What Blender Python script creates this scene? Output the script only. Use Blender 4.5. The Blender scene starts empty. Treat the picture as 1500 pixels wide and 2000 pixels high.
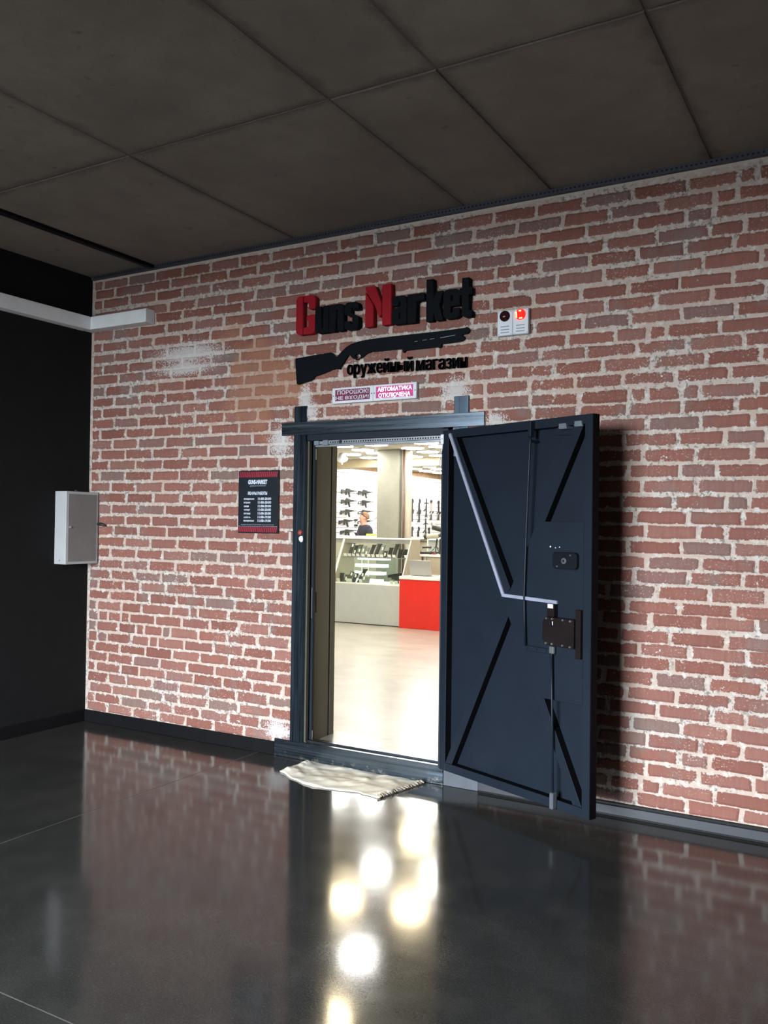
import bpy, bmesh, math, random
from math import sin, cos, pi, radians
from mathutils import Vector, Matrix

random.seed(7)
SC = bpy.context.scene
COL = SC.collection

# ------------------------------------------------------------------ camera
CAM = Vector((5.17671, -4.52467, 1.5))
YAW, PIT, ROL, FPX = -0.52174, 0.01489, 0.01302, 1681.61
H = 3.347                                   # hall ceiling height
_f = Vector((sin(YAW)*cos(PIT), cos(YAW)*cos(PIT), sin(PIT)))
_r0 = Vector((cos(YAW), -sin(YAW), 0))
_u0 = _r0.cross(_f)
_r = _r0*cos(ROL) + _u0*sin(ROL)
_u = -_r0*sin(ROL) + _u0*cos(ROL)
cd = bpy.data.cameras.new('camera')
cd.sensor_fit = 'HORIZONTAL'; cd.sensor_width = 36.0; cd.lens = FPX*36.0/1500.0
cd.clip_start = 0.02; cd.clip_end = 200
cam = bpy.data.objects.new('camera', cd); COL.objects.link(cam)
cam.matrix_world = Matrix(((_r.x, _u.x, -_f.x, CAM.x), (_r.y, _u.y, -_f.y, CAM.y), (_r.z, _u.z, -_f.z, CAM.z), (0, 0, 0, 1)))
SC.camera = cam


def ray(px, py):
    return _f*FPX + _r*(px-750) + _u*(1000-py)


def at_y(px, py, y=0.0):                    # the point a pixel shows on the vertical plane at depth y
    d = ray(px, py); return CAM + d*((y-CAM.y)/d.y)


def at_x(px, py, x=0.0):
    d = ray(px, py); return CAM + d*((x-CAM.x)/d.x)


def to_px(P):
    d = Vector(P)-CAM; z = d.dot(_f)
    return 750+FPX*d.dot(_r)/z, 1000-FPX*d.dot(_u)/z


# ------------------------------------------------------------------ light and exposure
SC.view_settings.view_transform = 'Standard'
SC.view_settings.look = 'None'
SC.view_settings.gamma = 1.0
SC.view_settings.use_curve_mapping = False
SC.view_settings.exposure = 0.0
SC.cycles.use_denoising = True
SC.cycles.max_bounces = 8
SC.cycles.diffuse_bounces = 4
SC.cycles.glossy_bounces = 4
SC.cycles.transparent_max_bounces = 32
SC.cycles.sample_clamp_indirect = 6.0
SC.cycles.blur_glossy = 0.6

SKY = 64.0                                  # overcast daylight beyond the glazed front of the hall
W = bpy.data.worlds.new('overcast_sky'); SC.world = W; W.use_nodes = True
bg = W.node_tree.nodes['Background']
bg.inputs[0].default_value = (0.84, 0.93, 1.0, 1); bg.inputs[1].default_value = SKY
WIN_X0, WIN_X1, WIN_Z0, WIN_Z1, WIN_Y = 1.35, 3.85, 0.02, 2.85, -7.0
pl = bpy.data.lights.new('window_portal', 'AREA'); pl.shape = 'RECTANGLE'
pl.size = WIN_X1-WIN_X0; pl.size_y = WIN_Z1-WIN_Z0; pl.cycles.is_portal = True
po = bpy.data.objects.new('window_portal', pl); COL.objects.link(po)
po.location = ((WIN_X0+WIN_X1)/2, WIN_Y-0.12, (WIN_Z0+WIN_Z1)/2)
po.rotation_euler = (radians(90), 0, 0)      # faces +y, into the hall
HEX_COOL, HEX_WARM, HEX_L = (1.0, 0.985, 0.94), (1.0, 0.84, 0.54), 52.0

# ------------------------------------------------------------------ helpers


def wm(o):
    return (wm(o.parent) @ o.matrix_basis) if o.parent else o.matrix_basis.copy()


def tag(o, label=None, cat=None, group=None, kind=None):
    if label: o['label'] = label
    if cat: o['category'] = cat
    if group: o['group'] = group
    if kind: o['kind'] = kind
    return o


def thing(name, label, cat, loc=(0, 0, 0), rz=0.0, group=None, kind=None):
    o = bpy.data.objects.new(name, None); COL.objects.link(o)
    o.empty_display_size = 0.1
    o.location = loc; o.rotation_euler = (0, 0, rz)
    return tag(o, label, cat, group, kind)


def link_mesh(name, me, mat, parent=None, local=False):
    """me is in world coordinates unless local; linked as ONE object."""
    o = bpy.data.objects.new(name, me); COL.objects.link(o)
    if mat: me.materials.append(mat)
    if parent:
        if not local: me.transform(wm(parent).inverted())
        o.parent = parent
    elif not local and len(me.vertices):
        xs = [v.co for v in me.vertices]
        c = Vector(((min(v.x for v in xs)+max(v.x for v in xs))/2, (min(v.y for v in xs)+max(v.y for v in xs))/2, min(v.z for v in xs)))
        me.transform(Matrix.Translation(-c)); o.location = c
    return o


class MB:
    def __init__(s): s.bm = bmesh.new()

    def box(s, x0, x1, y0, y1, z0, z1):
        vs = [s.bm.verts.new(p) for p in ((x0, y0, z0), (x1, y0, z0), (x1, y1, z0), (x0, y1, z0), (x0, y0, z1), (x1, y0, z1), (x1, y1, z1), (x0, y1, z1))]
        for f in ((3, 2, 1, 0), (4, 5, 6, 7), (0, 1, 5, 4), (1, 2, 6, 5), (2, 3, 7, 6), (3, 0, 4, 7)):
            s.bm.faces.new([vs[i] for i in f])
        return s

    def obox(s, c, ax, ay, az, hx, hy, hz):  # oriented box, half sizes
        c, ax, ay, az = Vector(c), Vector(ax), Vector(ay), Vector(az)
        vs = [s.bm.verts.new(c+ax*hx*i+ay*hy*j+az*hz*k) for k in (-1, 1) for i, j in ((-1, -1), (1, -1), (1, 1), (-1, 1))]
        for f in ((3, 2, 1, 0), (4, 5, 6, 7), (0, 1, 5, 4), (1, 2, 6, 5), (2, 3, 7, 6), (3, 0, 4, 7)):
            s.bm.faces.new([vs[i] for i in f])
        return s

    def prism(s, pts, ext):                  # polygon (3D points) swept by vector ext
        ext = Vector(ext)
        a = [s.bm.verts.new(Vector(p)) for p in pts]
        b = [s.bm.verts.new(Vector(p)+ext) for p in pts]
        n = len(pts)
        s.bm.faces.new(a); s.bm.faces.new(b[::-1])
        for i in range(n):
            s.bm.faces.new((a[i], b[i], b[(i+1) % n], a[(i+1) % n]))
        return s

    def xz(s, pts, y0, y1):                  # outline in x,z swept in y
        return s.prism([(x, y0, z) for x, z in pts], (0, y1-y0, 0))

    def tube(s, pts, r, n=8, cap=True):
        pts = [Vector(p) for p in pts]
        rs = r if isinstance(r, (list, tuple)) else [r]*len(pts)
        rings = []
        for i, p in enumerate(pts):
            d = (pts[min(i+1, len(pts)-1)]-pts[max(i-1, 0)]).normalized()
            a = d.orthogonal().normalized() if abs(d.z) > 0.9 else d.cross(Vector((0, 0, 1))).normalized()
            b = d.cross(a)
            rings.append([s.bm.verts.new(p+(a*cos(2*pi*k/n)+b*sin(2*pi*k/n))*rs[i]) for k in range(n)])
        for i in range(len(rings)-1):
            for k in range(n):
                s.bm.faces.new((rings[i][k], rings[i][(k+1) % n], rings[i+1][(k+1) % n], rings[i+1][k]))
        if cap:
            s.bm.faces.new(rings[0][::-1]); s.bm.faces.new(rings[-1])
        return s

    def build(s, name, mat, parent=None, bevel=0.0, smooth=False, seg=1, local=False):
        bmesh.ops.recalc_face_normals(s.bm, faces=s.bm.faces)
        if bevel:
            es = [e for e in s.bm.edges if len(e.link_faces) == 2 and e.calc_face_angle(0) > 0.5]
            bmesh.ops.bevel(s.bm, geom=es, offset=bevel, segments=seg, affect='EDGES', profile=0.5, clamp_overlap=True)
        me = bpy.data.meshes.new(name); s.bm.to_mesh(me); s.bm.free()
        if smooth:
            for p in me.polygons: p.use_smooth = True
        return link_mesh(name, me, mat, parent, local)


def curve_mesh(name, loops, half, bev=0.0):
    """flat 2D loops (outer and holes) filled and extruded by +-half along local z."""
    cu = bpy.data.curves.new(name, 'CURVE'); cu.dimensions = '2D'; cu.fill_mode = 'BOTH'; cu.extrude = half; cu.bevel_depth = bev
    for lp in loops:
        sp = cu.splines.new('POLY'); sp.points.add(len(lp)-1); sp.use_cyclic_u = True
        for p, q in zip(sp.points, lp): p.co = (q[0], q[1], 0, 1)
    o = bpy.data.objects.new(name, cu); COL.objects.link(o)
    me = bpy.data.meshes.new_from_object(o.evaluated_get(bpy.context.evaluated_depsgraph_get()))
    bpy.data.objects.remove(o); bpy.data.curves.remove(cu)
    me.materials.clear()
    return me


_tx = {}


def text_mesh(body, size=1.0, half=0.0, offset=0.0, align='LEFT', spacing=1.0):
    cu = bpy.data.curves.new('text', 'FONT'); cu.body = body; cu.size = size; cu.extrude = half; cu.offset = offset
    cu.align_x = align; cu.space_character = spacing; cu.resolution_u = 3
    o = bpy.data.objects.new('text', cu); COL.objects.link(o)
    me = bpy.data.meshes.new_from_object(o.evaluated_get(bpy.context.evaluated_depsgraph_get()))
    bpy.data.objects.remove(o); bpy.data.curves.remove(cu)
    me.materials.clear()
    return me


def fit_mesh(me, x0, x1, z0, z1, y, thick=None):
    """fit a text mesh (drawn in local xy) into a rectangle on the wall facing -y."""
    xs = [v.co.x for v in me.vertices]; ys = [v.co.y for v in me.vertices]
    ax, bx, ay, by = min(xs), max(xs), min(ys), max(ys)
    for v in me.vertices:
        u = x0+(v.co.x-ax)/(bx-ax)*(x1-x0); w = z0+(v.co.y-ay)/(by-ay)*(z1-z0)
        v.co = Vector((u, y-v.co.z, w))
    return me


# ------------------------------------------------------------------ materials
def new_mat(name):
    m = bpy.data.materials.new(name); m.use_nodes = True
    nt = m.node_tree; b = nt.nodes['Principled BSDF']
    return m, nt, b


def N(nt, t, **kw):
    n = nt.nodes.new(t)
    for k, v in kw.items(): setattr(n, k, v)
    return n


def plain(name, col, rough=0.5, metal=0.0, spec=0.5, var=0.12, scale=9.0, bump=0.0, bscale=120.0, emit=None, estr=0.0, stretch=None, trans=0.0):
    """one colour with a faint procedural mottling and fine relief."""
    m, nt, b = new_mat(name)
    g = N(nt, 'ShaderNodeNewGeometry')
    mp = N(nt, 'ShaderNodeMapping'); nt.links.new(g.outputs['Position'], mp.inputs[0])
    if stretch: mp.inputs['Scale'].default_value = stretch
    no = N(nt, 'ShaderNodeTexNoise'); no.inputs['Scale'].default_value = scale; no.inputs['Detail'].default_value = 5
    nt.links.new(mp.outputs[0], no.inputs['Vector'])
    rp = N(nt, 'ShaderNodeValToRGB'); nt.links.new(no.outputs['Fac'], rp.inputs[0])
    rp.color_ramp.elements[0].position = 0.3; rp.color_ramp.elements[1].position = 0.7
    rp.color_ramp.elements[0].color = tuple(c*(1-var) for c in col)+(1,)
    rp.color_ramp.elements[1].color = tuple(min(1, c*(1+var)) for c in col)+(1,)
    nt.links.new(rp.outputs[0], b.inputs['Base Color'])
    b.inputs['Roughness'].default_value = rough; b.inputs['Metallic'].default_value = metal
    b.inputs['Specular IOR Level'].default_value = spec
    if trans: b.inputs['Transmission Weight'].default_value = trans
    if bump:
        n2 = N(nt, 'ShaderNodeTexNoise'); n2.inputs['Scale'].default_value = bscale; n2.inputs['Detail'].default_value = 3
        nt.links.new(mp.outputs[0], n2.inputs['Vector'])
        bp = N(nt, 'ShaderNodeBump'); bp.inputs['Strength'].default_value = bump; bp.inputs['Distance'].default_value = 0.002
        nt.links.new(n2.outputs['Fac'], bp.inputs['Height']); nt.links.new(bp.outputs[0], b.inputs['Normal'])
    if emit:
        b.inputs['Emission Color'].default_value = tuple(emit)+(1,); b.inputs['Emission Strength'].default_value = estr
    return m


def math_(nt, op, a, b=None, c=None):
    n = N(nt, 'ShaderNodeMath', operation=op)
    for i, v in enumerate((a, b, c)):
        if v is None: continue
        if isinstance(v, (int, float)): n.inputs[i].default_value = v
        else: nt.links.new(v, n.inputs[i])
    return n.outputs[0]


def mix_(nt, fac, a, b):
    n = N(nt, 'ShaderNodeMix', data_type='RGBA')
    for s, v in ((n.inputs[0], fac), (n.inputs[6], a), (n.inputs[7], b)):
        if isinstance(v, (int, float)): s.default_value = v
        elif isinstance(v, tuple): s.default_value = v+(1,) if len(v) == 3 else v
        else: nt.links.new(v, s)
    return n.outputs[2]


def noise_(nt, vec, scale, detail=4, rough=0.55):
    n = N(nt, 'ShaderNodeTexNoise'); n.inputs['Scale'].default_value = scale; n.inputs['Detail'].default_value = detail
    n.inputs['Roughness'].default_value = rough
    nt.links.new(vec, n.inputs['Vector']); return n.outputs['Fac']


def ramp_(nt, fac, lo, hi):
    n = N(nt, 'ShaderNodeMapRange'); n.inputs[1].default_value = lo; n.inputs[2].default_value = hi; n.clamp = True
    nt.links.new(fac, n.inputs[0]); return n.outputs[0]


def map_(nt, vec, scale=(1, 1, 1), loc=(0, 0, 0)):
    n = N(nt, 'ShaderNodeMapping'); n.inputs['Scale'].default_value = scale; n.inputs['Location'].default_value = loc
    nt.links.new(vec, n.inputs[0]); return n.outputs[0]


def wall_materials():
    """brick and mortar share world-space wear: cream smears, grey cement residue, plaster patches near the frame."""
    out = []
    for which in ('brick', 'mortar'):
        m, nt, b = new_mat(which)
        pos = N(nt, 'ShaderNodeNewGeometry').outputs['Position']
        fine = noise_(nt, pos, 95, 6, 0.65); mid = noise_(nt, pos, 26, 5); big = noise_(nt, pos, 2.3, 3); grain = noise_(nt, pos, 260, 3)
        big2 = noise_(nt, map_(nt, pos, loc=(7, 3, 11)), 4.2, 5, 0.6)
        vert = noise_(nt, map_(nt, pos, (60, 1, 8)), 1.0, 5, 0.6)
        spots = noise_(nt, map_(nt, pos, loc=(3, 5, 9)), 120, 4, 0.6)
        # mortar colour
        mcol = mix_(nt, ramp_(nt, big2, 0.35, 0.65), (0.485, 0.362, 0.296), (0.525, 0.442, 0.392))
        mcol = mix_(nt, ramp_(nt, mid, 0.52, 0.72), mcol, (0.64, 0.61, 0.57))
        blot = noise_(nt, map_(nt, pos, loc=(1, 8, 2)), 42, 6, 0.68)
        dark = math_(nt, 'MULTIPLY', ramp_(nt, blot, 0.53, 0.59), ramp_(nt, big2, 0.43, 0.54))
        mcol = mix_(nt, math_(nt, 'MULTIPLY', dark, 0.85), mcol, (0.17, 0.15, 0.13))
        if which == 'brick':
            tint = N(nt, 'ShaderNodeAttribute', attribute_name='tint').outputs['Fac']
            rim = N(nt, 'ShaderNodeAttribute', attribute_name='rim').outputs['Fac']
            oi = N(nt, 'ShaderNodeObjectInfo').outputs['Random']
            t = math_(nt, 'FRACT', math_(nt, 'ADD', tint, oi))
            rp = N(nt, 'ShaderNodeValToRGB'); nt.links.new(t, rp.inputs[0]); cr = rp.color_ramp
            cr.elements[0].position = 0.0; cr.elements[0].color = (0.2106, 0.0834, 0.0625, 1)
            cr.elements[1].position = 1.0; cr.elements[1].color = (0.2106, 0.1425, 0.1192, 1)
            for p, c in ((0.3, (0.2779, 0.1152, 0.0869)), (0.55, (0.2331, 0.101, 0.0803)), (0.78, (0.2958, 0.137, 0.107)), (0.9, (0.2241, 0.126, 0.1114))):
                e = cr.elements.new(p); e.color = c+(1,)
            col = rp.outputs[0]
            col = mix_(nt, math_(nt, 'MULTIPLY', ramp_(nt, vert, 0.35, 0.75), 0.4), col, (0.15, 0.056, 0.046))
            col = mix_(nt, math_(nt, 'MULTIPLY', ramp_(nt, big2, 0.56, 0.68), 0.55), col, (0.20, 0.155, 0.138))
            # pale speckles and drips left on the faces
            sp = math_(nt, 'MULTIPLY', ramp_(nt, spots, 0.60, 0.66), ramp_(nt, big, 0.42, 0.58))
            col = mix_(nt, math_(nt, 'MULTIPLY', sp, 0.75), col, (0.60, 0.44, 0.37))
            # ragged cream smear over the brick edges
            s = math_(nt, 'ADD', math_(nt, 'MULTIPLY', rim, 0.9), math_(nt, 'MULTIPLY', math_(nt, 'SUBTRACT', fine, 0.5), 2.2))
            s = math_(nt, 'ADD', s, math_(nt, 'MULTIPLY', math_(nt, 'SUBTRACT', mid, 0.5), 2.6))
            s = math_(nt, 'ADD', s, math_(nt, 'MULTIPLY', math_(nt, 'SUBTRACT', big, 0.5), 1.3))
            col = mix_(nt, ramp_(nt, s, 0.60, 0.73), col, mcol)
        else:
            col = mcol
        # tan washed area beside the sign and white plaster daubs at the frame corners
        sep = N(nt, 'ShaderNodeSeparateXYZ'); nt.links.new(pos, sep.inputs[0])

        def blob(cx, cz, rx, rz, soft, sc):
            dx = math_(nt, 'DIVIDE', math_(nt, 'SUBTRACT', sep.outputs[0], cx), rx)
            dz = math_(nt, 'DIVIDE', math_(nt, 'SUBTRACT', sep.outputs[2], cz), rz)
            d = math_(nt, 'SQRT', math_(nt, 'ADD', math_(nt, 'MULTIPLY', dx, dx), math_(nt, 'MULTIPLY', dz, dz)))
            d = math_(nt, 'ADD', d, math_(nt, 'MULTIPLY', math_(nt, 'SUBTRACT', sc, 0.5), 4.0))
            return ramp_(nt, d, 1.0, 1.0-soft)
        col = mix_(nt, math_(nt, 'MULTIPLY', blob(1.62, 2.45, 0.42, 0.36, 0.6, big2), 0.55), col, (0.36, 0.17, 0.095))
        pale = None
        for cx, cz, rx, rz in ((1.79, 2.03, 0.09, 0.10), (1.985, 2.29, 0.05, 0.11), (3.045, 2.285, 0.09, 0.07), (2.03, 2.22, 0.06, 0.06), (0.98, 2.68, 0.30, 0.07), (0.95, 2.58, 0.25, 0.05), (1.80, 0.16, 0.10, 0.07), (3.30, 2.10, 0.06, 0.04)):
            v = blob(cx, cz, rx, rz, 0.3, spots)
            pale = v if pale is None else math_(nt, 'MAXIMUM', pale, v)
        col = mix_(nt, math_(nt, 'MULTIPLY', pale, 0.82), col, (0.60, 0.57, 0.55))
        edge = ramp_(nt, math_(nt, 'ADD', sep.outputs[2], math_(nt, 'MULTIPLY', fine, 0.03)), 3.31, 3.335)
        col = mix_(nt, edge, col, (0.62, 0.52, 0.43))
        nt.links.new(col, b.inputs['Base Color'])
        b.inputs['Roughness'].default_value = 0.85; b.inputs['Specular IOR Level'].default_value = 0.25
        bp = N(nt, 'ShaderNodeBump'); bp.inputs['Strength'].default_value = 0.5; bp.inputs['Distance'].default_value = 0.0025
        nt.links.new(math_(nt, 'ADD', fine, math_(nt, 'MULTIPLY', grain, 0.5)), bp.inputs['Height']); nt.links.new(bp.outputs[0], b.inputs['Normal'])
        out.append(m)
    return out


def concrete_floor():
    m, nt, b = new_mat('polished_concrete')
    pos = N(nt, 'ShaderNodeNewGeometry').outputs['Position']
    big = noise_(nt, pos, 0.9, 5, 0.6); mid = noise_(nt, pos, 5, 5, 0.6); fine = noise_(nt, pos, 150, 4, 0.7)
    col = mix_(nt, ramp_(nt, big, 0.3, 0.7), (0.021, 0.022, 0.022), (0.042, 0.040, 0.036))
    col = mix_(nt, math_(nt, 'MULTIPLY', ramp_(nt, mid, 0.45, 0.75), 0.4), col, (0.070, 0.066, 0.060))
    col = mix_(nt, math_(nt, 'MULTIPLY', ramp_(nt, fine, 0.5, 0.75), 0.5), col, (0.10, 0.098, 0.092))
    nt.links.new(col, b.inputs['Base Color'])
    r = N(nt, 'ShaderNodeMapRange'); nt.links.new(math_(nt, 'ADD', math_(nt, 'MULTIPLY', mid, 0.6), math_(nt, 'MULTIPLY', fine, 0.4)), r.inputs[0])
    r.inputs[1].default_value = 0.3; r.inputs[2].default_value = 0.7; r.inputs[3].default_value = 0.085; r.inputs[4].default_value = 0.145
    nt.links.new(r.outputs[0], b.inputs['Roughness'])
    b.inputs['Specular IOR Level'].default_value = 0.5
    wav = noise_(nt, pos, 3.0, 2)
    bp = N(nt, 'ShaderNodeBump'); bp.inputs['Strength'].default_value = 0.12; bp.inputs['Distance'].default_value = 0.004
    nt.links.new(math_(nt, 'ADD', wav, math_(nt, 'MULTIPLY', fine, 0.03)), bp.inputs['Height']); nt.links.new(bp.outputs[0], b.inputs['Normal'])
    return m


def concrete_raw(name, a, c, st, joint=None):  # joint: (xs, ys) of formwork joints carrying a grimy line
    m, nt, b = new_mat(name)
    pos = N(nt, 'ShaderNodeNewGeometry').outputs['Position']
    big = noise_(nt, pos, 1.3, 6, 0.62); mid = noise_(nt, pos, 6, 6, 0.6); fine = noise_(nt, pos, 70, 5, 0.65)
    spot = noise_(nt, map_(nt, pos, loc=(4, 4, 4)), 11, 3)
    col = mix_(nt, ramp_(nt, big, 0.32, 0.68), a, c)
    col = mix_(nt, math_(nt, 'MULTIPLY', ramp_(nt, mid, 0.45, 0.75), 0.45), col, st)
    col = mix_(nt, math_(nt, 'MULTIPLY', ramp_(nt, spot, 0.68, 0.76), 0.7), col, tuple(x*0.45 for x in a))
    col = mix_(nt, math_(nt, 'MULTIPLY', ramp_(nt, fine, 0.55, 0.75), 0.35), col, tuple(x*0.6 for x in a))
    if joint:
        sep = N(nt, 'ShaderNodeSeparateXYZ'); nt.links.new(pos, sep.inputs[0])
        d = None
        for ax, vals in ((0, joint[0]), (1, joint[1])):
            for v in vals:
                q = math_(nt, 'ABSOLUTE', math_(nt, 'SUBTRACT', sep.outputs[ax], v))
                d = q if d is None else math_(nt, 'MINIMUM', d, q)
        d = math_(nt, 'ADD', d, math_(nt, 'MULTIPLY', math_(nt, 'SUBTRACT', mid, 0.5), 0.16))
        d = math_(nt, 'ADD', d, math_(nt, 'MULTIPLY', math_(nt, 'SUBTRACT', fine, 0.5), 0.06))
        col = mix_(nt, math_(nt, 'MULTIPLY', ramp_(nt, d, 0.055, 0.0), 0.6), col, tuple(x*0.4 for x in a))
    nt.links.new(col, b.inputs['Base Color']); b.inputs['Roughness'].default_value = 0.8; b.inputs['Specular IOR Level'].default_value = 0.3
    bp = N(nt, 'ShaderNodeBump'); bp.inputs['Strength'].default_value = 0.4; bp.inputs['Distance'].default_value = 0.004
    nt.links.new(math_(nt, 'ADD', mid, math_(nt, 'MULTIPLY', fine, 0.4)), bp.inputs['Height']); nt.links.new(bp.outputs[0], b.inputs['Normal'])
    return m


def mill_steel(name, a, c, stretch, metal=0.55, rough=0.38):
    m, nt, b = new_mat(name)
    pos = N(nt, 'ShaderNodeNewGeometry').outputs['Position']
    st = noise_(nt, map_(nt, pos, stretch), 1.0, 6, 0.6); bl = noise_(nt, pos, 5, 5, 0.6); fine = noise_(nt, pos, 220, 3)
    col = mix_(nt, ramp_(nt, math_(nt, 'ADD', math_(nt, 'MULTIPLY', st, 0.6), math_(nt, 'MULTIPLY', bl, 0.4)), 0.36, 0.66), a, c)
    # flecks of dried plaster low on the frame
    sep = N(nt, 'ShaderNodeSeparateXYZ'); nt.links.new(pos, sep.inputs[0])
    low = ramp_(nt, sep.outputs[2], 0.06, 0.0)
    fl = noise_(nt, map_(nt, pos, loc=(9, 1, 2)), 34, 4, 0.65)
    fleck = ramp_(nt, math_(nt, 'ADD', fl, math_(nt, 'MULTIPLY', low, 0.17)), 0.69, 0.73)
    fleck = math_(nt, 'MULTIPLY', fleck, ramp_(nt, sep.outputs[2], 0.16, 0.12))
    col = mix_(nt, math_(nt, 'MULTIPLY', fleck, 0.8), col, (0.42, 0.41, 0.38))
    nt.links.new(col, b.inputs['Base Color'])
    b.inputs['Metallic'].default_value = metal
    r = N(nt, 'ShaderNodeMapRange'); nt.links.new(st, r.inputs[0]); r.inputs[1].default_value = 0.3; r.inputs[2].default_value = 0.7
    r.inputs[3].default_value = rough-0.07; r.inputs[4].default_value = rough+0.1
    nt.links.new(r.outputs[0], b.inputs['Roughness'])
    bp = N(nt, 'ShaderNodeBump'); bp.inputs['Strength'].default_value = 0.06; bp.inputs['Distance'].default_value = 0.002
    nt.links.new(math_(nt, 'ADD', st, math_(nt, 'MULTIPLY', fine, 0.2)), bp.inputs['Height']); nt.links.new(bp.outputs[0], b.inputs['Normal'])
    return m


M = {}
M['brick'], M['mortar'] = wall_materials()
M['floor'] = concrete_floor()
M['sill_grey'] = plain('scuffed_grey_sill_paint', (0.085, 0.092, 0.108), 0.55, spec=0.3)
M['threshold'] = plain('worn_threshold_paint', (0.15, 0.155, 0.16), 0.9, spec=0.0)
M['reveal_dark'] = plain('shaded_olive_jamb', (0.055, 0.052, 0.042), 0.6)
M['sealant'] = plain('joint_sealant', (0.23, 0.22, 0.20), 0.7)
M['ceiling'] = concrete_raw('ceiling_concrete', (0.165, 0.142, 0.115), (0.235, 0.206, 0.168), (0.135, 0.112, 0.104), ((1.89, 3.10, 3.62, 4.45), (-1.435, -2.85)))
M['ceiling_joint'] = concrete_raw('ceiling_joint', (0.085, 0.072, 0.058), (0.11, 0.095, 0.08), (0.07, 0.06, 0.05))
M['column'] = concrete_raw('column_concrete', (0.19, 0.186, 0.145), (0.235, 0.228, 0.185), (0.155, 0.152, 0.118))
M['black_wall'] = plain('black_wall_paint', (0.009, 0.009, 0.0095), 0.8, spec=0.15, bump=0.15, bscale=60)
M['dark_wall'] = plain('dark_wall_paint', (0.03, 0.03, 0.03), 0.85, spec=0.2)
M['black_base'] = plain('black_skirting', (0.006, 0.006, 0.007), 0.5, spec=0.12)
M['grey_base'] = plain('grey_metal_skirting', (0.030, 0.032, 0.038), 0.5, spec=0.3, stretch=(1, 8, 14))
M['steel_h'] = mill_steel('mill_steel_bar', (0.115, 0.143, 0.176), (0.15, 0.184, 0.222), (1.2, 30, 60), 1.0, 0.28)
M['steel_v'] = mill_steel('mill_steel_post', (0.055, 0.075, 0.10), (0.088, 0.113, 0.145), (70, 30, 1.5), 1.0, 0.30)
M['rail'] = plain('galvanised_rail', (0.28, 0.30, 0.33), 0.4, metal=0.6)
M['strip'] = plain('ceiling_edge_profile', (0.060, 0.066, 0.085), 0.5, metal=0.4)
M['hole'] = plain('dark_hole', (0.004, 0.004, 0.005), 0.8)
M['door'] = plain('navy_door_paint', (0.0085, 0.013, 0.0215), 0.45, spec=0.25, var=0.10, scale=6, bump=0.10, bscale=300)
M['door_edge'] = plain('black_door_edge', (0.004, 0.004, 0.005), 0.6, spec=0.06)
M['duct'] = plain('lilac_grey_plastic_duct', (0.26, 0.27, 0.35), 0.45)
M['lock'] = plain('brown_black_lock_enamel', (0.010, 0.0065, 0.0065), 0.45, spec=0.15)
M['lock_grey'] = plain('black_lock_cover', (0.007, 0.009, 0.012), 0.4, spec=0.15)
M['chrome'] = plain('zinc_hardware', (0.62, 0.63, 0.63), 0.28, metal=0.9)
M['paint_silver'] = plain('grey_hinge_tab', (0.20, 0.23, 0.27), 0.4, metal=0.4)
M['white_label'] = plain('white_sticker', (0.75, 0.76, 0.80), 0.6)
M['trunk'] = plain('white_cable_trunking', (0.82, 0.83, 0.83), 0.45, var=0.04)
M['cabinet'] = plain('light_grey_cabinet_enamel', (0.43, 0.435, 0.44), 0.4, var=0.05, bump=0.12, bscale=500)
M['cabinet_door'] = plain('shaded_hammered_cabinet_door', (0.185, 0.178, 0.17), 0.5, var=0.06, bump=0.15, bscale=500)  # same enamel as the body, shade on the front put into the colour
M['cable_black'] = plain('black_cable', (0.02, 0.017, 0.016), 0.55)
M['red'] = plain('red_sign_face', (0.27, 0.010, 0.017), 0.6, spec=0.1, var=0.06)
M['black_sign'] = plain('black_sign_face', (0.005, 0.006, 0.008), 0.6, spec=0.06, var=0.08)
M['white_plastic'] = plain('white_plastic', (0.66, 0.68, 0.72), 0.45, var=0.04)
M['maroon'] = plain('maroon_panel', (0.16, 0.018, 0.060), 0.4)
M['maroon_lit'] = plain('maroon_panel_lit', (0.30, 0.035, 0.13), 0.4, emit=(0.65, 0.05, 0.28), estr=0.42)
M['letter_unlit'] = plain('grey_white_lettering', (0.62, 0.58, 0.64), 0.5)
M['letter_lit'] = plain('lit_white_lettering', (0.9, 0.85, 0.88), 0.5, emit=(1, 0.86, 0.93), estr=1.5)
M['lamp_white'] = plain('pinkish_led', (0.9, 0.7, 0.75), 0.4, emit=(1, 0.72, 0.82), estr=2.2)
M['lens_dark'] = plain('dark_red_lens', (0.022, 0.004, 0.006), 0.12)
M['lens_red'] = plain('glowing_red_lens', (0.8, 0.02, 0.015), 0.15, emit=(1.0, 0.012, 0.008), estr=1.6)
M['lens_hot'] = plain('bright_lamp_core', (0.9, 0.6, 0.3), 0.3, emit=(1.0, 0.42, 0.16), estr=3.0)
M['board'] = plain('black_board', (0.010, 0.013, 0.018), 0.35)
M['print_white'] = plain('white_print', (0.62, 0.66, 0.76), 0.6)
M['print_dim'] = plain('dim_print', (0.30, 0.32, 0.36), 0.6)
M['print_red'] = plain('red_print', (0.30, 0.012, 0.028), 0.5)
M['cloth'] = plain('cream_canvas', (0.90, 0.825, 0.69), 0.9, spec=0.1, var=0.06, bump=0.5, bscale=420)
M['cloth_edge'] = plain('grubby_hem', (0.36, 0.29, 0.22), 0.9, spec=0.1, var=0.5, scale=90)
M['sealwax'] = plain('red_wax', (0.26, 0.045, 0.035), 0.5)
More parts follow.
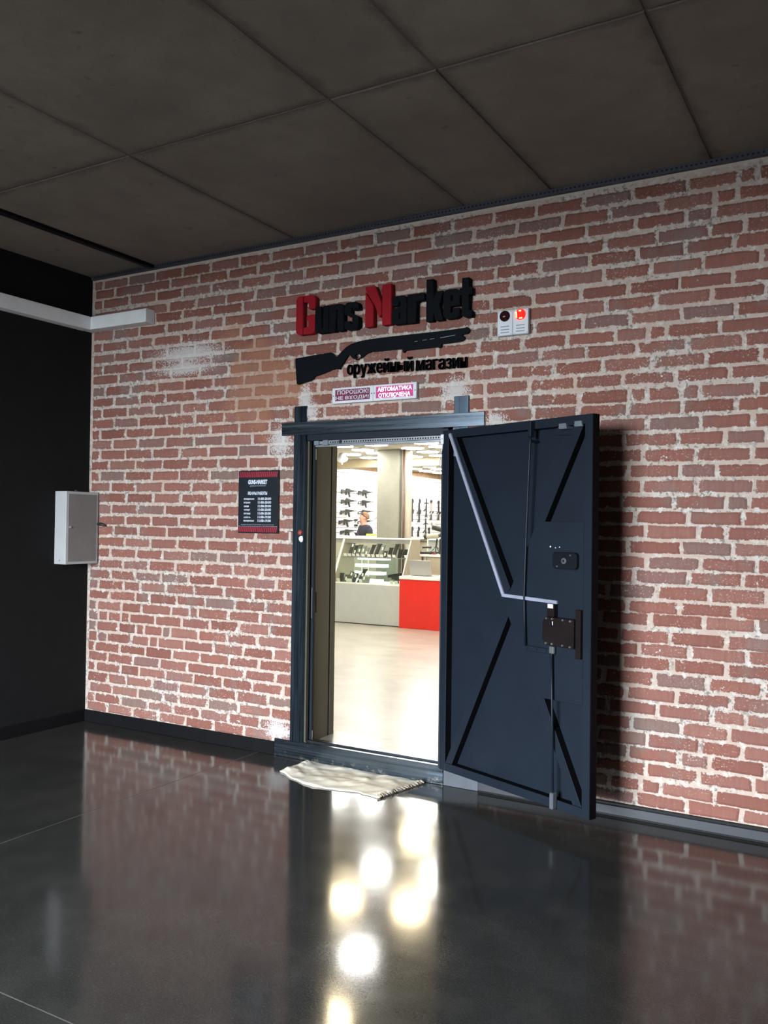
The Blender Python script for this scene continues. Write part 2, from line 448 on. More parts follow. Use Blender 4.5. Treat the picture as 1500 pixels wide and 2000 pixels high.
# shop
M['shop_floor'] = None
M['reveal'] = plain('taupe_painted_reveal', (0.11, 0.10, 0.08), 0.45, var=0.10, scale=4, stretch=(1, 1, 0.4))
M['slat'] = plain('white_slat_panel', (0.94, 0.94, 0.92), 0.5, var=0.02)
M['groove'] = plain('slat_groove', (0.10, 0.095, 0.085), 0.6)
M['tan_strip'] = plain('tan_brick_strip', (0.42, 0.25, 0.13), 0.8, var=0.25, scale=14)
M['shop_ceiling'] = plain('shop_ceiling_paint', (0.42, 0.37, 0.28), 0.8)
M['beam'] = plain('beige_beam', (0.50, 0.42, 0.27), 0.7, var=0.06)
M['shop_wall'] = plain('cream_wall_paint', (0.66, 0.62, 0.52), 0.8)
M['pipe_brown'] = plain('dark_brown_pipe', (0.07, 0.035, 0.022), 0.5)
M['hex_cool'] = plain('cool_light_panel', (0.9, 0.9, 0.88), 0.5, emit=HEX_COOL, estr=HEX_L)
M['hex_warm'] = plain('warm_light_panel', (0.9, 0.8, 0.6), 0.5, emit=HEX_WARM, estr=HEX_L*1.1)
M['counter_grey'] = plain('pale_grey_laminate', (0.45, 0.49, 0.485), 0.4, var=0.03)
M['counter_beige'] = plain('beige_laminate', (0.40, 0.36, 0.28), 0.5, var=0.03)
M['rail_grey'] = plain('grey_case_header', (0.25, 0.26, 0.25), 0.5)
M['edge_white'] = plain('white_case_edge', (0.85, 0.86, 0.84), 0.4, var=0.02)
M['counter_red'] = plain('red_counter_laminate', (0.66, 0.020, 0.014), 0.3, var=0.03)
M['counter_top'] = plain('white_counter_top', (0.88, 0.87, 0.85), 0.35, var=0.02)
M['laptop'] = plain('silver_laptop', (0.42, 0.44, 0.45), 0.35, metal=0.5, var=0.03)
M['gun'] = plain('black_gunmetal', (0.030, 0.030, 0.028), 0.45, metal=0.3, var=0.3, scale=30)
M['gun_tan'] = plain('tan_sling', (0.42, 0.32, 0.22), 0.8)
M['gun_grey'] = plain('grey_polymer', (0.24, 0.24, 0.235), 0.5)
M['gun_olive'] = plain('olive_polymer', (0.085, 0.095, 0.065), 0.5)
M['mag'] = plain('charcoal_polymer', (0.035, 0.037, 0.036), 0.45, var=0.25, scale=40)
M['card'] = plain('white_price_card', (0.86, 0.86, 0.82), 0.6, var=0.02)
M['led'] = plain('lit_white_shelf', (0.9, 0.95, 0.95), 0.4, emit=(0.88, 0.98, 1.0), estr=1.3)
M['scope_grey'] = plain('khaki_scope_body', (0.38, 0.37, 0.30), 0.4, var=0.06)
M['skin'] = plain('skin', (0.48, 0.24, 0.16), 0.55, var=0.05)
M['hair'] = plain('sandy_hair', (0.19, 0.098, 0.04), 0.7, var=0.25, scale=60)
M['shirt'] = plain('navy_black_polo', (0.016, 0.017, 0.026), 0.85, var=0.15)
M['trousers'] = plain('dark_trousers', (0.03, 0.03, 0.035), 0.9)
M['shoe'] = plain('black_shoe', (0.02, 0.02, 0.02), 0.5)
M['lime'] = plain('lime_yellow_card', (0.62, 0.72, 0.08), 0.5)
M['orange_tag'] = plain('yellow_tag', (0.62, 0.42, 0.06), 0.6)
M['asphalt'] = plain('asphalt', (0.04, 0.04, 0.04), 0.9)


def glass_mat():
    m, nt, b = new_mat('thin_glass')
    nt.nodes.remove(b)
    t = N(nt, 'ShaderNodeBsdfTransparent'); t.inputs[0].default_value = (0.93, 0.97, 0.95, 1)
    g = N(nt, 'ShaderNodeBsdfGlossy'); g.inputs['Roughness'].default_value = 0.22
    fr = N(nt, 'ShaderNodeFresnel'); fr.inputs[0].default_value = 1.05
    mx = N(nt, 'ShaderNodeMixShader'); nt.links.new(fr.outputs[0], mx.inputs[0]); nt.links.new(t.outputs[0], mx.inputs[1]); nt.links.new(g.outputs[0], mx.inputs[2])
    nt.links.new(mx.outputs[0], nt.nodes['Material Output'].inputs[0])
    return m


M['glass'] = glass_mat()


def stone_floor():
    m, nt, b = new_mat('pale_stone_vinyl')
    pos = N(nt, 'ShaderNodeNewGeometry').outputs['Position']
    mp = map_(nt, pos, (1.0, 1.6, 1))
    big = noise_(nt, mp, 2.2, 4, 0.6); mid = noise_(nt, mp, 7, 4, 0.6)
    v = N(nt, 'ShaderNodeTexVoronoi'); v.inputs['Scale'].default_value = 2.6; nt.links.new(mp, v.inputs['Vector'])
    s = N(nt, 'ShaderNodeSeparateColor'); nt.links.new(v.outputs['Color'], s.inputs[0])
    f = math_(nt, 'ADD', math_(nt, 'MULTIPLY', big, 0.5), math_(nt, 'ADD', math_(nt, 'MULTIPLY', mid, 0.3), math_(nt, 'MULTIPLY', s.outputs[0], 0.22)))
    col = mix_(nt, ramp_(nt, f, 0.35, 0.65), (0.27, 0.26, 0.23), (0.37, 0.36, 0.32))
    nt.links.new(col, b.inputs['Base Color']); b.inputs['Roughness'].default_value = 0.30
    return m


M['shop_floor'] = stone_floor()
M['sill_stone'] = plain('polished_sill', (0.34, 0.33, 0.28), 0.25, var=0.05)

ROWS = [
    (3.268, 3.245, [0.116, 0.38, 0.647, 0.912, 1.169], [4.055, 4.329, 4.574, 4.654]),
    (3.198, 3.161, [0.032, 0.24, 0.531, 0.796, 1.062], [3.935, 4.203, 4.458, 4.562]),
    (3.122, 3.085, [0.115, 0.393, 0.66, 0.911, 1.176], [4.07, 4.325, 4.453]),
    (3.032, 2.998, [0.778, 1.041], [3.91, 4.179, 4.438, 4.601]),
    (2.964, 2.925, [0.65, 0.914, 1.191], [4.083, 4.318, 4.551]),
    (2.882, 2.839, [0.238, 0.498, 0.764, 1.025], [3.906, 4.152, 4.409, 4.676]),
    (2.795, 2.748, [0.117, 0.38, 0.637, 0.907, 1.178], [4.034, 4.293, 4.547]),
    (2.710, 2.673, [0.25, 0.514, 0.777, 1.035], [3.919, 4.179, 4.451, 4.697]),
    (2.626, 2.590, [0.125, 0.393, 0.648, 0.922, 1.183], [4.046, 4.302, 4.564]),
    (2.551, 2.508, [0.291, 0.556, 0.818, 1.086], [3.97, 4.139, 4.23, 4.488]),
    (2.464, 2.434, [0.155, 0.42, 0.681, 0.944, 1.21], [4.079, 4.338, 4.599]),
    (2.383, 2.355, [0.253, 0.514, 0.767, 1.044], [4.16, 4.425, 4.677]),
    (2.301, 2.276, [0.126, 0.392, 0.653, 0.921, 1.157], [4.012, 4.277, 4.536]),
    (2.223, 2.190, [0.257, 0.509, 0.783, 1.046], [4.045, 4.138, 4.306, 4.396, 4.659]),
    (2.143, 2.118, [0.112, 0.376, 0.652, 0.923, 1.185], [4.036, 4.313, 4.567]),
    (2.066, 2.036, [0.24, 0.504, 0.774, 1.043], [4.138, 4.398, 4.644]),
    (1.989, 1.956, [0.115, 0.377, 0.647, 0.909, 1.174], [4.018, 4.293, 4.517, 4.706]),
    (1.910, 1.874, [0.21, 0.481, 0.748, 1.009], [4.12, 4.379, 4.643]),
    (1.830, 1.792, [0.11, 0.377, 0.644, 0.91, 1.189], [4.042, 4.303, 4.478]),
    (1.749, 1.714, [0.23, 0.483, 0.756, 1.023], [4.113, 4.382, 4.649]),
    (1.669, 1.632, [0.394, 0.663, 0.926, 1.185], [4.009, 4.274, 4.522, 4.627]),
    (1.586, 1.554, [0.241, 0.509, 0.777, 1.038], [4.08, 4.344, 4.6]),
    (1.506, 1.481, [0.387, 0.649, 0.913, 1.182], [4.134, 4.394, 4.526]),
    (1.429, 1.401, [0.265, 0.523, 0.797, 1.061], [4.04, 4.311, 4.559]),
    (1.346, 1.322, [0.382, 0.644, 0.902, 1.177], [4.138, 4.404, 4.663]),
    (1.264, 1.250, [0.24, 0.505, 0.763, 1.016], [4.075, 4.346, 4.602]),
    (1.183, 1.171, [0.118, 0.371, 0.629, 0.887, 1.15], [4.192, 4.448, 4.71]),
    (1.104, 1.094, [0.246, 0.498, 0.752, 1.011], [4.045, 4.305, 4.563]),
    (1.029, 1.030, [0.121, 0.381, 0.551, 0.802, 1.068], [4.16, 4.421, 4.665]),
    (0.952, 0.942, [0.24, 0.501, 0.645, 0.905, 1.166], [4.004, 4.258, 4.529]),
    (0.874, 0.876, [0.106, 0.365, 0.566, 0.852, 1.026, 1.103], [4.106, 4.357, 4.622]),
    (0.798, 0.805, [0.127, 0.23, 0.359, 0.445, 0.7, 0.954, 1.21], [4.014, 4.273, 4.529]),
    (0.721, 0.726, [0.106, 0.334, 0.514, 0.596, 0.775, 0.849, 1.11], [4.184, 4.439, 4.696]),
    (0.642, 0.648, [0.117, 0.22, 0.469, 0.648, 0.731, 0.983, 1.248], [4.038, 4.295, 4.554]),
    (0.567, 0.572, [0.093, 0.351, 0.61, 0.871, 1.13], [4.202, 4.463, 4.621]),
    (0.492, 0.490, [0.232, 0.491, 0.75, 1.011, 1.262], [4.067, 4.32, 4.542]),
    (0.417, 0.413, [0.107, 0.364, 0.554, 0.807, 1.071], [4.151, 4.407, 4.605]),
    (0.340, 0.341, [0.242, 0.425, 0.683, 0.939, 1.2], [4.052, 4.311, 4.454, 4.71]),
    (0.262, 0.262, [0.041, 0.281, 0.543, 0.794, 0.94], [4.143, 4.403, 4.657]),
    (0.188, 0.177, [0.1, 0.37, 0.645, 0.888, 1.138], [3.957, 4.115, 4.221, 4.481]),
    (0.119, 0.106, [0.235, 0.493, 0.749, 1.006, 1.258], [4.09, 4.347, 4.602]),
]
GUN = [(1.913, 2.551), (1.917, 2.564), (2.038, 2.571), (2.188, 2.579), (2.199, 2.574), (2.209, 2.561), (2.22, 2.549), (2.234, 2.549), (2.257, 2.569), (2.297, 2.6), (2.333, 2.617), (2.395, 2.629), (2.457, 2.634), (2.535, 2.636), (2.724, 2.637), (2.933, 2.636), (3.073, 2.638), (3.11, 2.64), (3.119, 2.644), (3.129, 2.638), (3.136, 2.625), (3.136, 2.613), (3.125, 2.605), (3.091, 2.602), (3.093, 2.598), (3.106, 2.587), (3.107, 2.577), (3.094, 2.566), (3.061, 2.562), (2.958, 2.56), (2.957, 2.539), (2.941, 2.539), (2.936, 2.545), (2.817, 2.544), (2.721, 2.543), (2.714, 2.532), (2.702, 2.532), (2.7, 2.555), (2.536, 2.557), (2.493, 2.557), (2.454, 2.551), (2.428, 2.535), (2.406, 2.523), (2.375, 2.516), (2.352, 2.526), (2.336, 2.539), (2.334, 2.55), (2.316, 2.55), (2.305, 2.538), (2.285, 2.509), (2.262, 2.484), (2.256, 2.467), (2.226, 2.473), (2.199, 2.469), (2.134, 2.451), (2.069, 2.437), (2.055, 2.422), (2.036, 2.413), (1.936, 2.394), (1.928, 2.399), (1.92, 2.471)]
GUN_HOLE = [(2.407, 2.535), (2.404, 2.528), (2.396, 2.523), (2.386, 2.522), (2.375, 2.525), (2.367, 2.531), (2.364, 2.539), (2.367, 2.546), (2.375, 2.551), (2.385, 2.552), (2.396, 2.549), (2.404, 2.543)]
GUN_DASH = [[(2.782, 2.59), (2.801, 2.591)], [(2.835, 2.593), (2.864, 2.594)], [(2.882, 2.595), (2.913, 2.596)], [(2.949, 2.596), (3.046, 2.603)]]

# ------------------------------------------------------------------ hall shell
def struct(name, kind='structure', loc=(0, 0, 0)):
    o = bpy.data.objects.new(name, None); COL.objects.link(o); o.location = loc
    o.empty_display_size = 0.1; o['kind'] = kind
    return o


OX0, OX1, OZ0, OZ1, WT = 2.0, 2.985, 0.0, 2.07, 0.33     # doorway in the brick wall, wall thickness
RX = 7.6                                                # right end of the hall

wall = struct('wall_back')
m = MB()
Y0 = 0.0035
m.box(0, OX0-0.06, Y0, WT, 0, H); m.box(OX1+0.045, RX, Y0, WT, 0, H); m.box(OX0-0.06, OX1+0.045, Y0, WT, OZ1+0.03, H)
m.build('mortar', M['mortar'], wall)

# ---- bricks, course by course: the measured cross joints left and right, the bond carried on between
BL, JW = 0.2625, 0.011
brick_list = []
for ri, (za, zb, JL, JR) in enumerate(ROWS):
    rr = random.Random(100+ri)
    js = [0.006] + sorted(JL)
    a, bfirst = js[-1], JR[0]
    n = max(1, round((bfirst-a)/BL)); st = (bfirst-a)/n
    js += [a+st*k+rr.uniform(-0.008, 0.008) for k in range(1, n)]
    js += sorted(JR)
    while js[-1] < RX-0.3: js.append(js[-1]+BL+rr.uniform(-0.008, 0.008))
    for x0, x1 in zip(js, js[1:]):
        if x1-x0 < 0.03: continue
        hw = 0.5*JW*rr.uniform(0.7, 1.5)
        xa, xb = x0+hw, x1-0.5*JW*rr.uniform(0.7, 1.5)
        if x0 < 0.01: xa = 0.022
        zc = za+(zb-za)*((xa+xb)/2-0.65)/3.7
        hh = 0.0345+rr.uniform(-0.002, 0.0018)
        if zc < OZ1+0.045:
            if xa < OX0-0.06 < xb: xb = OX0-0.062
            elif OX0-0.06 <= xa and xb <= OX1+0.05: continue
            elif xa < OX1+0.05 < xb: xa = OX1+0.05
            elif xa >= OX0-0.06 and xa < OX1+0.05: continue
            if xb-xa < 0.02: continue
        dz = (zb-za)/3.7*(xb-xa)/2
        brick_list.append((xa, xb, zc, hh, dz, rr.random(), ri))


def brick_geo(bm, rimL, tintL, xa, xb, zc, hh, dz, tint, rr):
    w = xb-xa
    o = []
    c = min(0.008, w*0.2)
    base = [(0, -1), (0.33, -1), (0.68, -1), (1, -1), (1, 1), (0.66, 1), (0.35, 1), (0, 1)]
    pts = []
    for u, s in base:
        x = xa+u*w+rr.uniform(-0.003, 0.003); z = zc+s*hh+(2*u-1)*dz+rr.uniform(-0.0028, 0.0028)
        pts.append((x, z))
    # clip two opposite corners a little so that the outline is worn
    def off(p, dx, dzz): return (p[0]+dx, p[1]+dzz)
    out = [off(pts[0], 0, rr.uniform(.002, .012)), off(pts[0], rr.uniform(.002, .010), 0), pts[1], pts[2], off(pts[3], -rr.uniform(0, .006), 0), off(pts[4], 0, -rr.uniform(.002, .012)),
           off(pts[4], -rr.uniform(.002, .010), 0), pts[5], pts[6], off(pts[7], rr.uniform(0, .006), 0)]
    cx, cz = (xa+xb)/2, zc
    yf = rr.uniform(-0.0035, -0.0010)
    inset = 0.015
    ra, rb = [], []
    for x, z in out:
        ra.append(bm.verts.new((x, 0.005, z)))
        sx = 1 if x > cx else -1; sz = 1 if z > cz else -1
        ix = min(inset, w*0.3) if min(abs(x-xa), abs(x-xb)) < 0.018 else 0
        rb.append(bm.verts.new((x-sx*ix, yf+rr.uniform(-.0007, .0007), z-sz*inset)))
    n = len(out)
    fs = [bm.faces.new((ra[i], ra[(i+1) % n], rb[(i+1) % n], rb[i])) for i in range(n)]
    fs.append(bm.faces.new(rb))
    for v in ra: v[rimL] = 1.0; v[tintL] = tint
    for v in rb: v[rimL] = 0.0; v[tintL] = tint


def px_area(b):
    xa, xb, zc, hh = b[0], b[1], b[2], b[3]
    P = [to_px((x, 0, z)) for x, z in ((xa, zc-hh), (xb, zc-hh), (xb, zc+hh), (xa, zc+hh))]
    cx = sum(p[0] for p in P)/4; cy = sum(p[1] for p in P)/4
    if not (0 < cx < 1500 and 0 < cy < 2000): return 0
    if 800 < cx < 1190 and cy > 830: return 0
    return abs(sum(P[i][0]*P[(i+1) % 4][1]-P[(i+1) % 4][0]*P[i][1] for i in range(4)))/2


order = sorted(range(len(brick_list)), key=lambda i: -px_area(brick_list[i]))
single = set(order[:300])
rest = bmesh.new(); rl = rest.verts.layers.float.new('rim'); tl = rest.verts.layers.float.new('tint')
for i, bdat in enumerate(brick_list):
    xa, xb, zc, hh, dz, tint, ri = bdat
    rr = random.Random(5000+i)
    if i in single:
        bm = bmesh.new(); r_ = bm.verts.layers.float.new('rim'); t_ = bm.verts.layers.float.new('tint')
        brick_geo(bm, r_, t_, xa, xb, zc, hh, dz, tint, rr)
        me = bpy.data.meshes.new('brick')
        bm.transform(Matrix.Translation((-(xa+xb)/2, 0, -zc)))
        bm.to_mesh(me); bm.free()
        o = link_mesh('brick', me, M['brick'], wall, local=True); o.location = ((xa+xb)/2, 0, zc)
    else:
        brick_geo(rest, rl, tl, xa, xb, zc, hh, dz, tint, rr)
me = bpy.data.meshes.new('smaller_bricks'); rest.to_mesh(me); rest.free()
o = link_mesh('smaller_bricks', me, M['brick'], wall); o['kind'] = 'stuff'

# ---- left wall, floor, ceiling
lw = MB().box(-0.2, 0, WIN_Y-0.3, WT, 0, H).build('wall_left', M['black_wall']); lw['kind'] = 'structure'
rw = MB().box(RX, RX+0.2, WIN_Y-0.3, WT, 0, H).build('wall_right', M['dark_wall']); rw['kind'] = 'structure'
m = MB(); m.box(-0.2, WIN_X0, WIN_Y-0.3, WIN_Y, 0, H); m.box(WIN_X1, RX+0.2, WIN_Y-0.3, WIN_Y, 0, H); m.box(WIN_X0, WIN_X1, WIN_Y-0.3, WIN_Y, WIN_Z1, H)
fw = m.build('wall_front', M['dark_wall']); fw['kind'] = 'structure'

fl = struct('floor')
MB().box(-0.2, RX+0.2, WIN_Y-0.3, 0.02, -0.15, -0.0015).build('floor_joint', M['sealant'], fl)
FXJ, FYJ = [-0.2, 1.651, RX+0.2], [WIN_Y-0.3, -5.2, -2.733, 0.02]
for i in range(2):
    for j in range(3):
        MB().box(FXJ[i]+0.003*(i > 0), FXJ[i+1]-0.003*(i < 1), FYJ[j]+0.003*(j > 0), FYJ[j+1]-0.003*(j < 2), -0.1, 0).build('floor_slab', M['floor'], fl)

ce = struct('ceiling')
MB().box(-0.2, RX+0.2, WIN_Y-0.3, WT, H+0.0022, H+0.25).build('ceiling_slab', M['ceiling_joint'], ce)
CXJ = [-0.2, 0.645, 1.89, 3.10, 3.62, 4.45, 5.68, 6.9, RX+0.2]
CYJ = [WIN_Y-0.3, -5.6, -4.25, -2.85, -1.435, WT]
for i in range(len(CXJ)-1):
    for j in range(len(CYJ)-1):
        rr = random.Random(i*17+j)
        bm = bmesh.new()
        x0, x1, y0, y1 = CXJ[i], CXJ[i+1], CYJ[j], CYJ[j+1]
        dzp = rr.uniform(-0.003, 0.003)
        out = []
        for (ax, ay), (bx_, by_), nx_, ny_ in (((x0, y0), (x1, y0), 0, 1), ((x1, y0), (x1, y1), -1, 0), ((x1, y1), (x0, y1), 0, -1), ((x0, y1), (x0, y0), 1, 0)):
            for q in range(9):
                s_ = q/9
                g = rr.uniform(0.0003, 0.0035)
                out.append((ax+(bx_-ax)*s_+nx_*g+(.004 if q == 0 else 0)*0, ay+(by_-ay)*s_+ny_*g))
        mx_, my_ = (x0+x1)/2, (y0+y1)/2

        def ins(p, d): return (p[0]+(d if p[0] < mx_ else -d)*(abs(p[0]-mx_) > (x1-x0)/2-.02), p[1]+(d if p[1] < my_ else -d)*(abs(p[1]-my_) > (y1-y0)/2-.02))
        b = [bm.verts.new((px_, py_, H+.008)) for px_, py_ in out]
        c = [bm.verts.new(ins(p, .006)+(H+dzp-.001,)) for p in out]
        n_ = len(out)
        for k in range(n_): bm.faces.new((b[k], b[(k+1) % n_], c[(k+1) % n_], c[k]))
        bm.faces.new(c)
        bmesh.ops.recalc_face_normals(bm, faces=bm.faces)
        me = bpy.data.meshes.new('concrete_panel'); bm.to_mesh(me); bm.free()
        link_mesh('concrete_panel', me, M['ceiling'], ce)
gr = MB().box(-40, 45, -60, WIN_Y-0.31, -0.3, -0.15).build('exterior_ground', M['asphalt']); gr['kind'] = 'structure'

# perforated edge profile along the top of the brick wall
t1 = struct('trim_1')
MB().box(0.02, RX-0.01, -0.030, -0.002, H-0.032, H-0.004).build('profile', M['strip'], t1)
m = MB(); x = 0.05
while x < 5.6:
    m.box(x, x+0.011, -0.0308, -0.0290, H-0.022, H-0.013); x += 0.024
o = m.build('perforation', M['hole'], t1); o['kind'] = 'stuff'
# skirtings
bb = struct('baseboard_back')
MB().box(0.012, 0.772, -0.014, -0.0005, 0.001, 0.086).build('board', M['black_base'], bb, bevel=0.002)
MB().box(0.774, 1.783, -0.014, -0.0005, 0.001, 0.086).build('board', M['black_base'], bb, bevel=0.002)
MB().box(3.225, 5.6, -0.030, -0.012, 0.012, 0.058).build('metal_channel', M['grey_base'], bb, bevel=0.002)
MB().box(3.225, 5.6, -0.020, -0.0005, 0.001, 0.070).build('backing_strip', M['black_base'], bb)
bl = struct('baseboard_left')
MB().box(0.0005, 0.012, -6.9, -0.0005, 0.001, 0.086).build('board', M['black_base'], bl, bevel=0.002)

# ------------------------------------------------------------------ door frame of flat steel bars
YF = -0.012
fr = struct('trim_2')
fr['label'] = 'dark blue steel door frame of crossing flat bars set on the brick'
MB().box(1.905, 2.000, YF, 0.012, 0.004, 2.255).build('post', M['steel_v'], fr, bevel=0.002)
MB().box(3.040, 3.133, YF+0.001, 0.012, 1.90, 2.250).build('post', M['steel_v'], fr, bevel=0.002)
MB().box(1.808, 3.233, YF-0.002, 0.012, 2.070, 2.152).build('lintel_bar', M['steel_h'], fr, bevel=0.002)
MB().box(1.786, 3.000, YF-0.004, 0.012, 0.001, 0.110).build('sill_bar', M['steel_h'], fr, bevel=0.002)
MB().box(3.001, 3.218, YF-0.001, 0.012, 0.001, 0.108).build('sill_bar', M['sill_grey'], fr, bevel=0.002)
MB().box(2.967, 3.011, -0.020, 0.090, 0.096, 2.066).build('hinge_post', M['door'], fr, bevel=0.003)
# inner stop frame
MB().box(1.99, 2.012, 0.012, 0.040, 0.11, 2.07).build('reveal_side', M['reveal_dark'], fr)
MB().box(2.000, 2.028, 0.055, 0.080, 0.11, 2.060).build('door_stop', M['door'], fr, bevel=0.002)
MB().box(2.000, 2.968, 0.0, 0.085, 2.030, 2.075).build('door_stop', M['door'], fr, bevel=0.002)
MB().box(2.000, 2.968, 0.040, 0.085, 0.085, 0.118).build('door_stop', M['steel_h'], fr, bevel=0.002)
MB().box(2.000, 2.968, 0.0, 0.045, 0.05, 0.104).build('threshold', M['threshold'], fr, bevel=0.002)
MB().box(1.965, 2.020, 0.080, 0.254, 0.09, 2.072).build('reveal_panel', M['reveal'], fr)
MB().box(1.965, 2.0195, 0.272, 0.327, 0.09, 2.072).build('reveal_panel', M['reveal'], fr)
MB().box(1.955, 2.000, 0.2545, 0.2715, 0.09, 2.072).build('reveal_gap', M['hole'], fr)
MB().box(2.985, 3.03, 0.092, 0.327, 0.09, 2.072).build('reveal_panel', M['reveal'], fr)
MB().box(1.965, 3.03, 0.086, 0.327, 2.060, 2.10).build('reveal_panel', M['reveal'], fr)
MB().box(1.97, 3.02, 0.060, 0.392, 0.02, 0.102).build('sill_slab', M['sill_stone'], fr, bevel=0.002)
MB().box(2.020, 2.0225, 0.046, 0.070, 0.895, 1.090).build('strike_plate', M['paint_silver'], fr)
m = MB(); n = 16
pts = [(2.0192, 0.094+0.010*cos(2*pi*k/n), 0.993+(0.058 if sin(2*pi*k/n) > 0 else -0.058)+0.010*sin(2*pi*k/n)) for k in range(n)]
m.prism(pts, (0.0012, 0, 0)).build('bolt_slot', M['hole'], fr)
MB().box(2.0195, 2.0206, 0.062, 0.070, 1.285, 1.345).build('bolt_slot', M['hole'], fr)
for z in (0.14, 1.95): MB().box(2.0285, 2.0300, 0.060, 0.0655, z-0.035, z+0.035).build('hinge_tab', M['chrome'], fr)

# ------------------------------------------------------------------ the open steel door, in its own plane: u along the leaf, v up, w out of the inner face
DA = radians(21.93)
door = thing('door_1', 'dark navy steel security door standing open, braced inside with crossed bars', 'door', (2.98, -0.030, 0.0), -DA, kind='structure')


def D(u, v, w=0.0): return Vector((u, -w, v))        # local: x along leaf, -y towards the room


class DB(MB):
    def bar(s, p, q, wid, w0, w1, lat=0.0):
        p, q = Vector((p[0], p[1])), Vector((q[0], q[1])); d = (q-p).normalized(); n = Vector((-d.y, d.x))
        pts = [p+n*(wid/2+lat), q+n*(wid/2+lat), q-n*(wid/2-lat), p-n*(wid/2-lat)]
        return s.prism([D(a.x, a.y, w0) for a in pts], (0, -(w1-w0), 0))

    def poly(s, pts, w0, w1): return s.prism([D(a, b, w0) for a, b in pts], (0, -(w1-w0), 0))

    def rect(s, u0, u1, v0, v1, w0, w1): return s.box(u0, u1, -w1, -w0, v0, v1)

    def go(s, name, mat, parent=door, bevel=0.0, smooth=False): return s.build(name, mat, parent, bevel, smooth, local=True)


ZB, ZT, DW, TK = 0.097, 2.051, 1.076, -0.046
DB().rect(0.004, DW-0.001, ZB+.002, ZT-.002, TK-.004, TK).go('sheet', M['door'])
DB().rect(0.0, 0.050, ZB, ZT, TK, 0).go('stile', M['door'], bevel=.0015)
DB().rect(1.030, DW, ZB, ZT, TK, 0).go('stile', M['door'], bevel=.0015)
DB().rect(DW, DW+.0025, ZB, ZT, TK-.004, -.003).go('edge_strip', M['door_edge'])
DB().rect(0.0505, 1.0295, ZT-.047, ZT, TK, 0).go('top_rail', M['door'], bevel=.0015)
DB().rect(0.0505, 1.0295, ZB, ZB+.046, TK, 0).go('bottom_rail', M['door'], bevel=.0015)
# braces: right-hand face edges were read off the leaf
DB().poly([(.062, 2.003), (.113, 2.003), (.545, 1.172), (.515, 1.140), (.494, 1.152)], TK, -.0005).go('brace', M['door'], bevel=.0015)
DB().poly([(.970, 2.003), (1.022, 2.003), (.552, 1.078), (.520, 1.118)], TK, -.001).go('brace', M['door'], bevel=.0015)
DB().poly([(.048+.005, .144), (.107, .144), (.537, 1.030), (.500, 1.072)], TK, -.0005).go('brace', M['door'], bevel=.0015)
DB().poly([(1.0295, .144), (1.022, .158), (.552, 1.098), (.515, 1.060), (.975, .144)], TK, -.001).go('brace', M['door'], bevel=.0015)
DB().poly([(.500, 1.073), (.537, 1.031), (.548, 1.020), (.766, .632), (1.0295, .637), (1.0295, 1.525), (.760, 1.528), (.552, 1.172), (.515, 1.140), (.494, 1.150)], TK+.002, .0004).go('cover_plate', M['door'], bevel=.001)
# the flanks of the tubes towards the recesses take the black edge colour
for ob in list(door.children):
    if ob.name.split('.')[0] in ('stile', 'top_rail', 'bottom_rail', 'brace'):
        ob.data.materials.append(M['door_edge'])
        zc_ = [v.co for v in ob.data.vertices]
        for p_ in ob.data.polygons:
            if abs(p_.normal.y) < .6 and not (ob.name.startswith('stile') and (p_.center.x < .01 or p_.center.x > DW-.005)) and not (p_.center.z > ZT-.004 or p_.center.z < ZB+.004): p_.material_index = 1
DB().poly([(.82, 1.967), (.955, 1.960), (.955, 2.004), (.82, 2.004)], TK, TK+.012).go('gusset', M['door'])
# cable duct along the upper left brace, then across to the lock
m = DB(); m.bar((.068, 2.028), (.503, 1.134), .019, 0, .013); m.bar((.495, 1.134), (.874, 1.124), .018, 0, .0135)
m.go('cable_duct', M['duct'], bevel=.002)
# espagnolette rods with their guides
m = DB(); m.tube([D(.697, 1.965, .020), D(.692, 1.93, .018), D(.672, 1.52, .016), D(.659, 1.15, .015), D(.663, 1.05, .016), D(.672, .885, .018)], .0058)
m.go('upper_rod', M['door'], smooth=True)
m = DB(); m.tube([D(.849, .872, .020), D(.856, .60, .018), D(.867, .185, .020)], .0058); m.go('lower_rod', M['door'], smooth=True)
DB().rect(.686, .708, 1.962, 2.045, 0, .034).go('rod_guide', M['door'], bevel=.004)
DB().rect(.856, .880, .100, .182, 0, .036).go('rod_guide', M['sill_grey'], bevel=.005)
DB().rect(.682, .702, 1.935, 1.948, TK, .022).go('rod_clip', M['door'])
m = DB(); m.rect(.668, .862, .860, .888, .002, .010); l = m.go('rod_link', M['door'], bevel=.003)
for u in (.677, .741, .805, .845):
    DB().tube([D(u, .8735, .009), D(u, .8735, .014)], .007, 10).go('bolt', M['door'], l)
DB().rect(.838, .866, .868, .904, .008, .026).go('rod_coupling', M['chrome'], bevel=.003)
# lower lock case
lock = DB().poly([(.796, 1.025), (.818, 1.050), (.996, 1.050), (.996, .907), (.820, .910), (.796, .933)], 0, .030).go('lock_case', M['lock'], bevel=.0025)
for u, v in ((.824, 1.042), (.862, 1.0425), (.929, 1.042), (.976, 1.041), (.822, .918), (.861, .918), (.928, .917), (.975, .915)):
    DB().tube([D(u, v, .029), D(u, v, .0345)], [.0062, .0045], 10).go('screw', M['chrome'], lock)
DB().rect(.8615, .8660, 1.012, 1.030, .029, .0308).go('key_slot', M['white_label'], lock)
DB().rect(.9, .914, .978, .981, .029, .0306).go('maker_mark', M['hole'], lock)
DB().rect(.998, 1.029, .860, 1.099, 0, .020).go('latch_bar', M['lock'], bevel=.002)
box = DB().rect(.828, .873, 1.052, 1.116, 0, .032).go('terminal_box', M['lock'], bevel=.002)
DB().rect(.834, .868, 1.095, 1.115, .032, .0335).go('label', M['white_label'], box)
